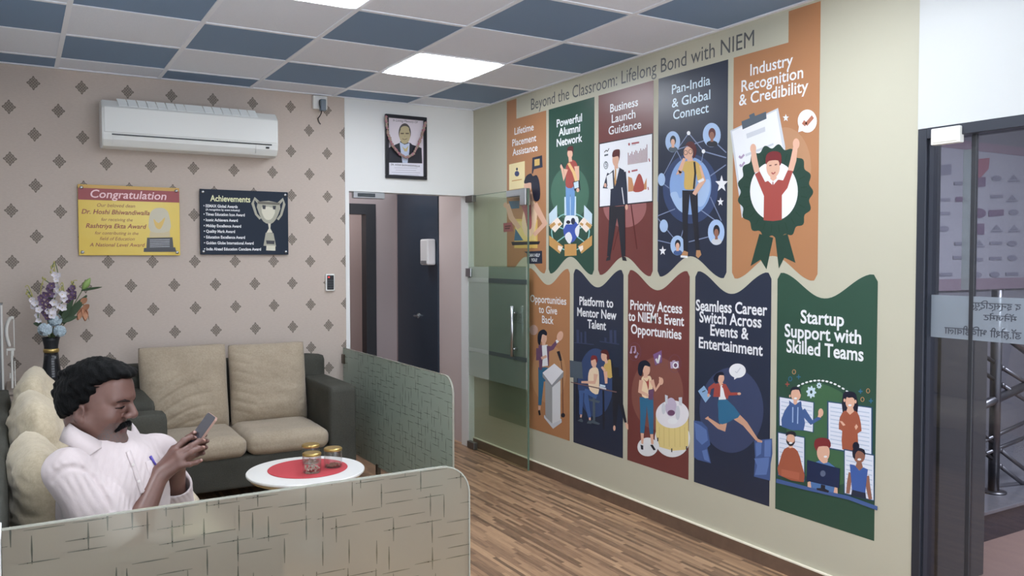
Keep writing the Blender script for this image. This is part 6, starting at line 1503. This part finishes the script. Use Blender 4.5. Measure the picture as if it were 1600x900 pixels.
def on_shirt(u, v, lift=0.0):
    d_ = np.array(ray(u, v)); d_ /= np.linalg.norm(d_); o_ = np.array(CAM)
    for t in np.arange(2.2, 3.6, 0.002):
        q = np.round((o_+d_*t-s.lo)/s.vox).astype(int)
        if (q >= 0).all() and (q < s.n).all() and s.d[tuple(q)] < 0: return o_+d_*(t-lift)
    return o_+d_*2.8
seam = [on_shirt(u, v) for u, v in ((80, 752), (90, 738), (102, 731), (116, 729), (132, 734), (147, 746), (158, 761), (167, 780), (173, 797))]
for p_, q_ in zip(seam, seam[1:]): s.cap(p_, q_, 0.0040, 0.0040, 0.012, '-')
s.d += (0.0016*wob(X, Y, Z, 40, 0.7)+0.0006*wob(X, Y, Z, 110, 2.2)).astype(np.float32)
# neck opening with a V in front, hollow sleeve ends, flat hem
s.cap(NB+[0, 0, 0.015], H((-0.02, 0, -0.04)), 0.0615, 0.064, 0.004, '-')
vfront = NB+BF@[0.085, 0.0, -0.035]
s.cap(NB+BF@[0.05, 0, 0.03], vfront, 0.034, 0.010, 0.006, '-')
for C_, S_, E_ in ((CUR, SR, ER), (EL+(WL-EL)*0.52, EL, WL)):
    a = (E_-S_)/np.linalg.norm(E_-S_); F_ = (X-C_[0])*a[0]+(Y-C_[1])*a[1]+(Z-C_[2])*a[2]
    near = np.sqrt((X-C_[0])**2+(Y-C_[1])**2+(Z-C_[2])**2)-(0.12 if S_ is SR else 0.085)
    s.put(sl, np.maximum(0.02-F_, near), 0.004, '-')
    rr = 0.057 if S_ is SR else 0.050; s.cap(C_-a*0.03, C_+a*0.09, rr, rr, 0.002, '-')
s.put(sl, np.broadcast_to(Z-0.50, s.d.shape), 0.004, '-')
def shirt_mat():
    g = N('pale_pink_cotton'); n = g.noise(300, 4); n2 = g.noise(10, 4)
    g.link(g.mix(n2, lin((190, 177, 178)), lin((206, 194, 194))), g.b.inputs['Base Color']); g.b.inputs['Roughness'].default_value = 0.85; g.b.inputs['Specular IOR Level'].default_value = 0.2; g.b.inputs['Sheen Weight'].default_value = 0.2
    mx = g.math('ADD', g.math('MULTIPLY', n, 0.15), g.noise(26, 5)); g.bump(mx, 0.35, 0.006); return g.m
M_SHIRT = shirt_mat()
shirt = field_obj('shirt', s, M_SHIRT, man, 2)
def sheet(name, pts, m, parent, th=0.0035, sub=2):
    """thin cloth panel: polygon fan with thickness"""
    bm = B(); vs = [bm.verts.new(p) for p in pts]; bm.faces.new(vs); bmesh.ops.triangulate(bm, faces=bm.faces[:])
    bmesh.ops.subdivide_edges(bm, edges=bm.edges[:], cuts=sub, use_grid_fill=True)
    bmesh.ops.solidify(bm, geom=bm.faces[:], thickness=th)
    return obj(name, bm, m, parent, smooth=False)
def strip(name, top, bot, m, parent, th=0.004, bulge=1.0):
    """cloth strip between two polylines of points"""
    bm = B(); T_ = crom([tuple(p) for p in top], 5, closed=False); B_ = crom([tuple(p) for p in bot], 5, closed=False)
    a = [bm.verts.new(p) for p in T_]; c_ = [bm.verts.new(p) for p in B_]; mid = [bm.verts.new((Vector(p)+Vector(q))/2+Vector((0, -0.004, 0.003))*bulge) for p, q in zip(T_, B_)]
    for i in range(len(a)-1): bm.faces.new((a[i], a[i+1], mid[i+1], mid[i])); bm.faces.new((mid[i], mid[i+1], c_[i+1], c_[i]))
    bmesh.ops.recalc_face_normals(bm, faces=bm.faces[:]); bmesh.ops.solidify(bm, geom=bm.faces[:], thickness=th)
    return obj(name, bm, m, parent, smooth=True)
c1 = strip('collar', [px(103, 660, -3.10), px(110, 662, -3.19), px(125, 672, -3.228), px(145, 682, -3.236), px(168, 696, -3.226)],
           [px(92, 688, -3.10), px(98, 692, -3.225), px(112, 698, -3.268), px(128, 705, -3.284), px(141, 711, -3.288)], M_SHIRT, shirt)
c2 = strip('collar', [px(190, 694, -3.17), px(202, 680, -3.125), px(207, 669, -3.09), px(206, 660, -3.05)],
           [px(222, 712, -3.16), px(230, 704, -3.115), px(226, 690, -3.085), px(218, 676, -3.05)], M_SHIRT, shirt)
# front placket with buttons and the chest pocket, laid on the shirt's own surface
def surf(u, v, lift=0.003):
    d_ = np.array(ray(u, v)); d_ /= np.linalg.norm(d_); o_ = np.array(CAM)
    for t in np.arange(2.2, 3.6, 0.002):
        q = np.round((o_+d_*t-s.lo)/s.vox).astype(int)
        if (q >= 0).all() and (q < s.n).all() and s.d[tuple(q)] < 0: return o_+d_*(t-0.002-lift)
    return o_+d_*2.8
try:
    strip('placket', [surf(u, v) for u, v in ((197, 706), (203, 722), (210, 742), (215, 757), (220, 772))], [surf(u, v) for u, v in ((204, 703), (210, 719), (217, 739), (222, 754), (227, 769))], M_SHIRT, shirt, 0.0025, 0.2)
    for u, v in ((208, 726), (217, 752)):
        bm = B(); lathe(bm, [(0, -0.002), (0.0042, -0.0015), (0.0042, 0.001), (0, 0.002)], surf(u, v, 0.006), 14, axis='y'); obj('button', bm, mat('shell_button', (226, 220, 216), 0.3), shirt)
    strip('pocket', [surf(u, v) for u, v in ((228, 722), (236, 719), (246, 722), (254, 727))], [surf(u, v) for u, v in ((236, 752), (244, 755), (252, 757), (258, 757))], M_SHIRT, shirt, 0.0025, 0.2)
except Exception as ex: print('PLACKET', ex)
# trousers, shoes
tr = Field((-0.26, -3.46, 0.06), (0.60, -2.86, 0.66), 0.007)
tr.ell((-0.02, -3.17, 0.53), (0.16, 0.18, 0.12), 0.0)
KR, KL, AR, AL = np.array([0.42, -3.26, 0.50]), np.array([0.43, -3.02, 0.50]), np.array([0.50, -3.27, 0.12]), np.array([0.52, -3.01, 0.12])
for hip, K_, A_ in (((0.02, -3.25, 0.52), KR, AR), ((0.04, -3.08, 0.52), KL, AL)): tr.chain([np.array(hip), K_], [0.085, 0.066], 0.04); tr.chain([K_, A_], [0.064, 0.052], 0.02)
M_TROU = mat('beige_trousers', (172, 160, 140), 0.85, bump=(200, 0.2)); field_obj('trousers', tr, M_TROU, man, 2)
M_SHOE = mat('dark_leather_shoe', (48, 38, 34), 0.4)
for A_ in (AR, AL):
    f = Field((A_[0]-0.10, A_[1]-0.07, -0.01), (A_[0]+0.22, A_[1]+0.07, 0.16), 0.005)
    f.ell((A_[0]+0.06, A_[1], 0.045), (0.135, 0.046, 0.040), 0.0); f.cap((A_[0]-0.01, A_[1], 0.06), (A_[0], A_[1], 0.11), 0.045, 0.043, 0.03); f.cap((A_[0]-0.04, A_[1], 0.018), (A_[0]+0.15, A_[1], 0.018), 0.016, 0.018, 0.01)
    field_obj('shoe', f, M_SHOE, man, 2)
# phone in his hands
top, bot = px(333.0, 648.5, -3.150), px(296.0, 700.0, -3.150)
ax_ = Vector(top-bot).normalized(); nn = Vector((-0.80, -0.20, 0.56)); nn = (nn-ax_*nn.dot(ax_)).normalized(); ww = ax_.cross(nn).normalized()
Rm = Matrix((ww, ax_, nn)).transposed().to_4x4(); cen = Vector(top)-ax_*0.074
Mx = Matrix.Translation(cen) @ Rm
t = thing('phone', cen, 'dark smartphone with a pale metal edge held in the man\'s hands', 'phone')
def slab(bm, w_, l_, z0, z1, r): prism(bm, [Mx @ Vector((a, c_, z0)) for a, c_ in rounded_rect(-w_/2, -l_/2, w_/2, l_/2, r)], (Mx.to_3x3() @ Vector((0, 0, z1-z0))))
bm = B(); slab(bm, 0.072, 0.148, -0.0042, 0.0036, 0.010); obj('case', bm, mat('rose_metal', (206, 170, 158), 0.3, metal=0.7), t)
bm = B(); slab(bm, 0.069, 0.145, 0.0036, 0.0044, 0.009); obj('screen_glass', bm, mat('dark_screen', (66, 64, 72), 0.12), t)
# pen clipped in the shirt pocket
t = thing('pen', px(237, 716, -3.225), 'violet pen top in the man\'s shirt pocket', 'pen')
bm = B(); tube(bm, [surf(235, 713, 0.005), surf(240, 721, 0.006), surf(246, 730, 0.004)], [0.0050, 0.0036, 0.0024], 10); obj('cap', bm, mat('violet_plastic', (72, 60, 150), 0.35), t, smooth=True)
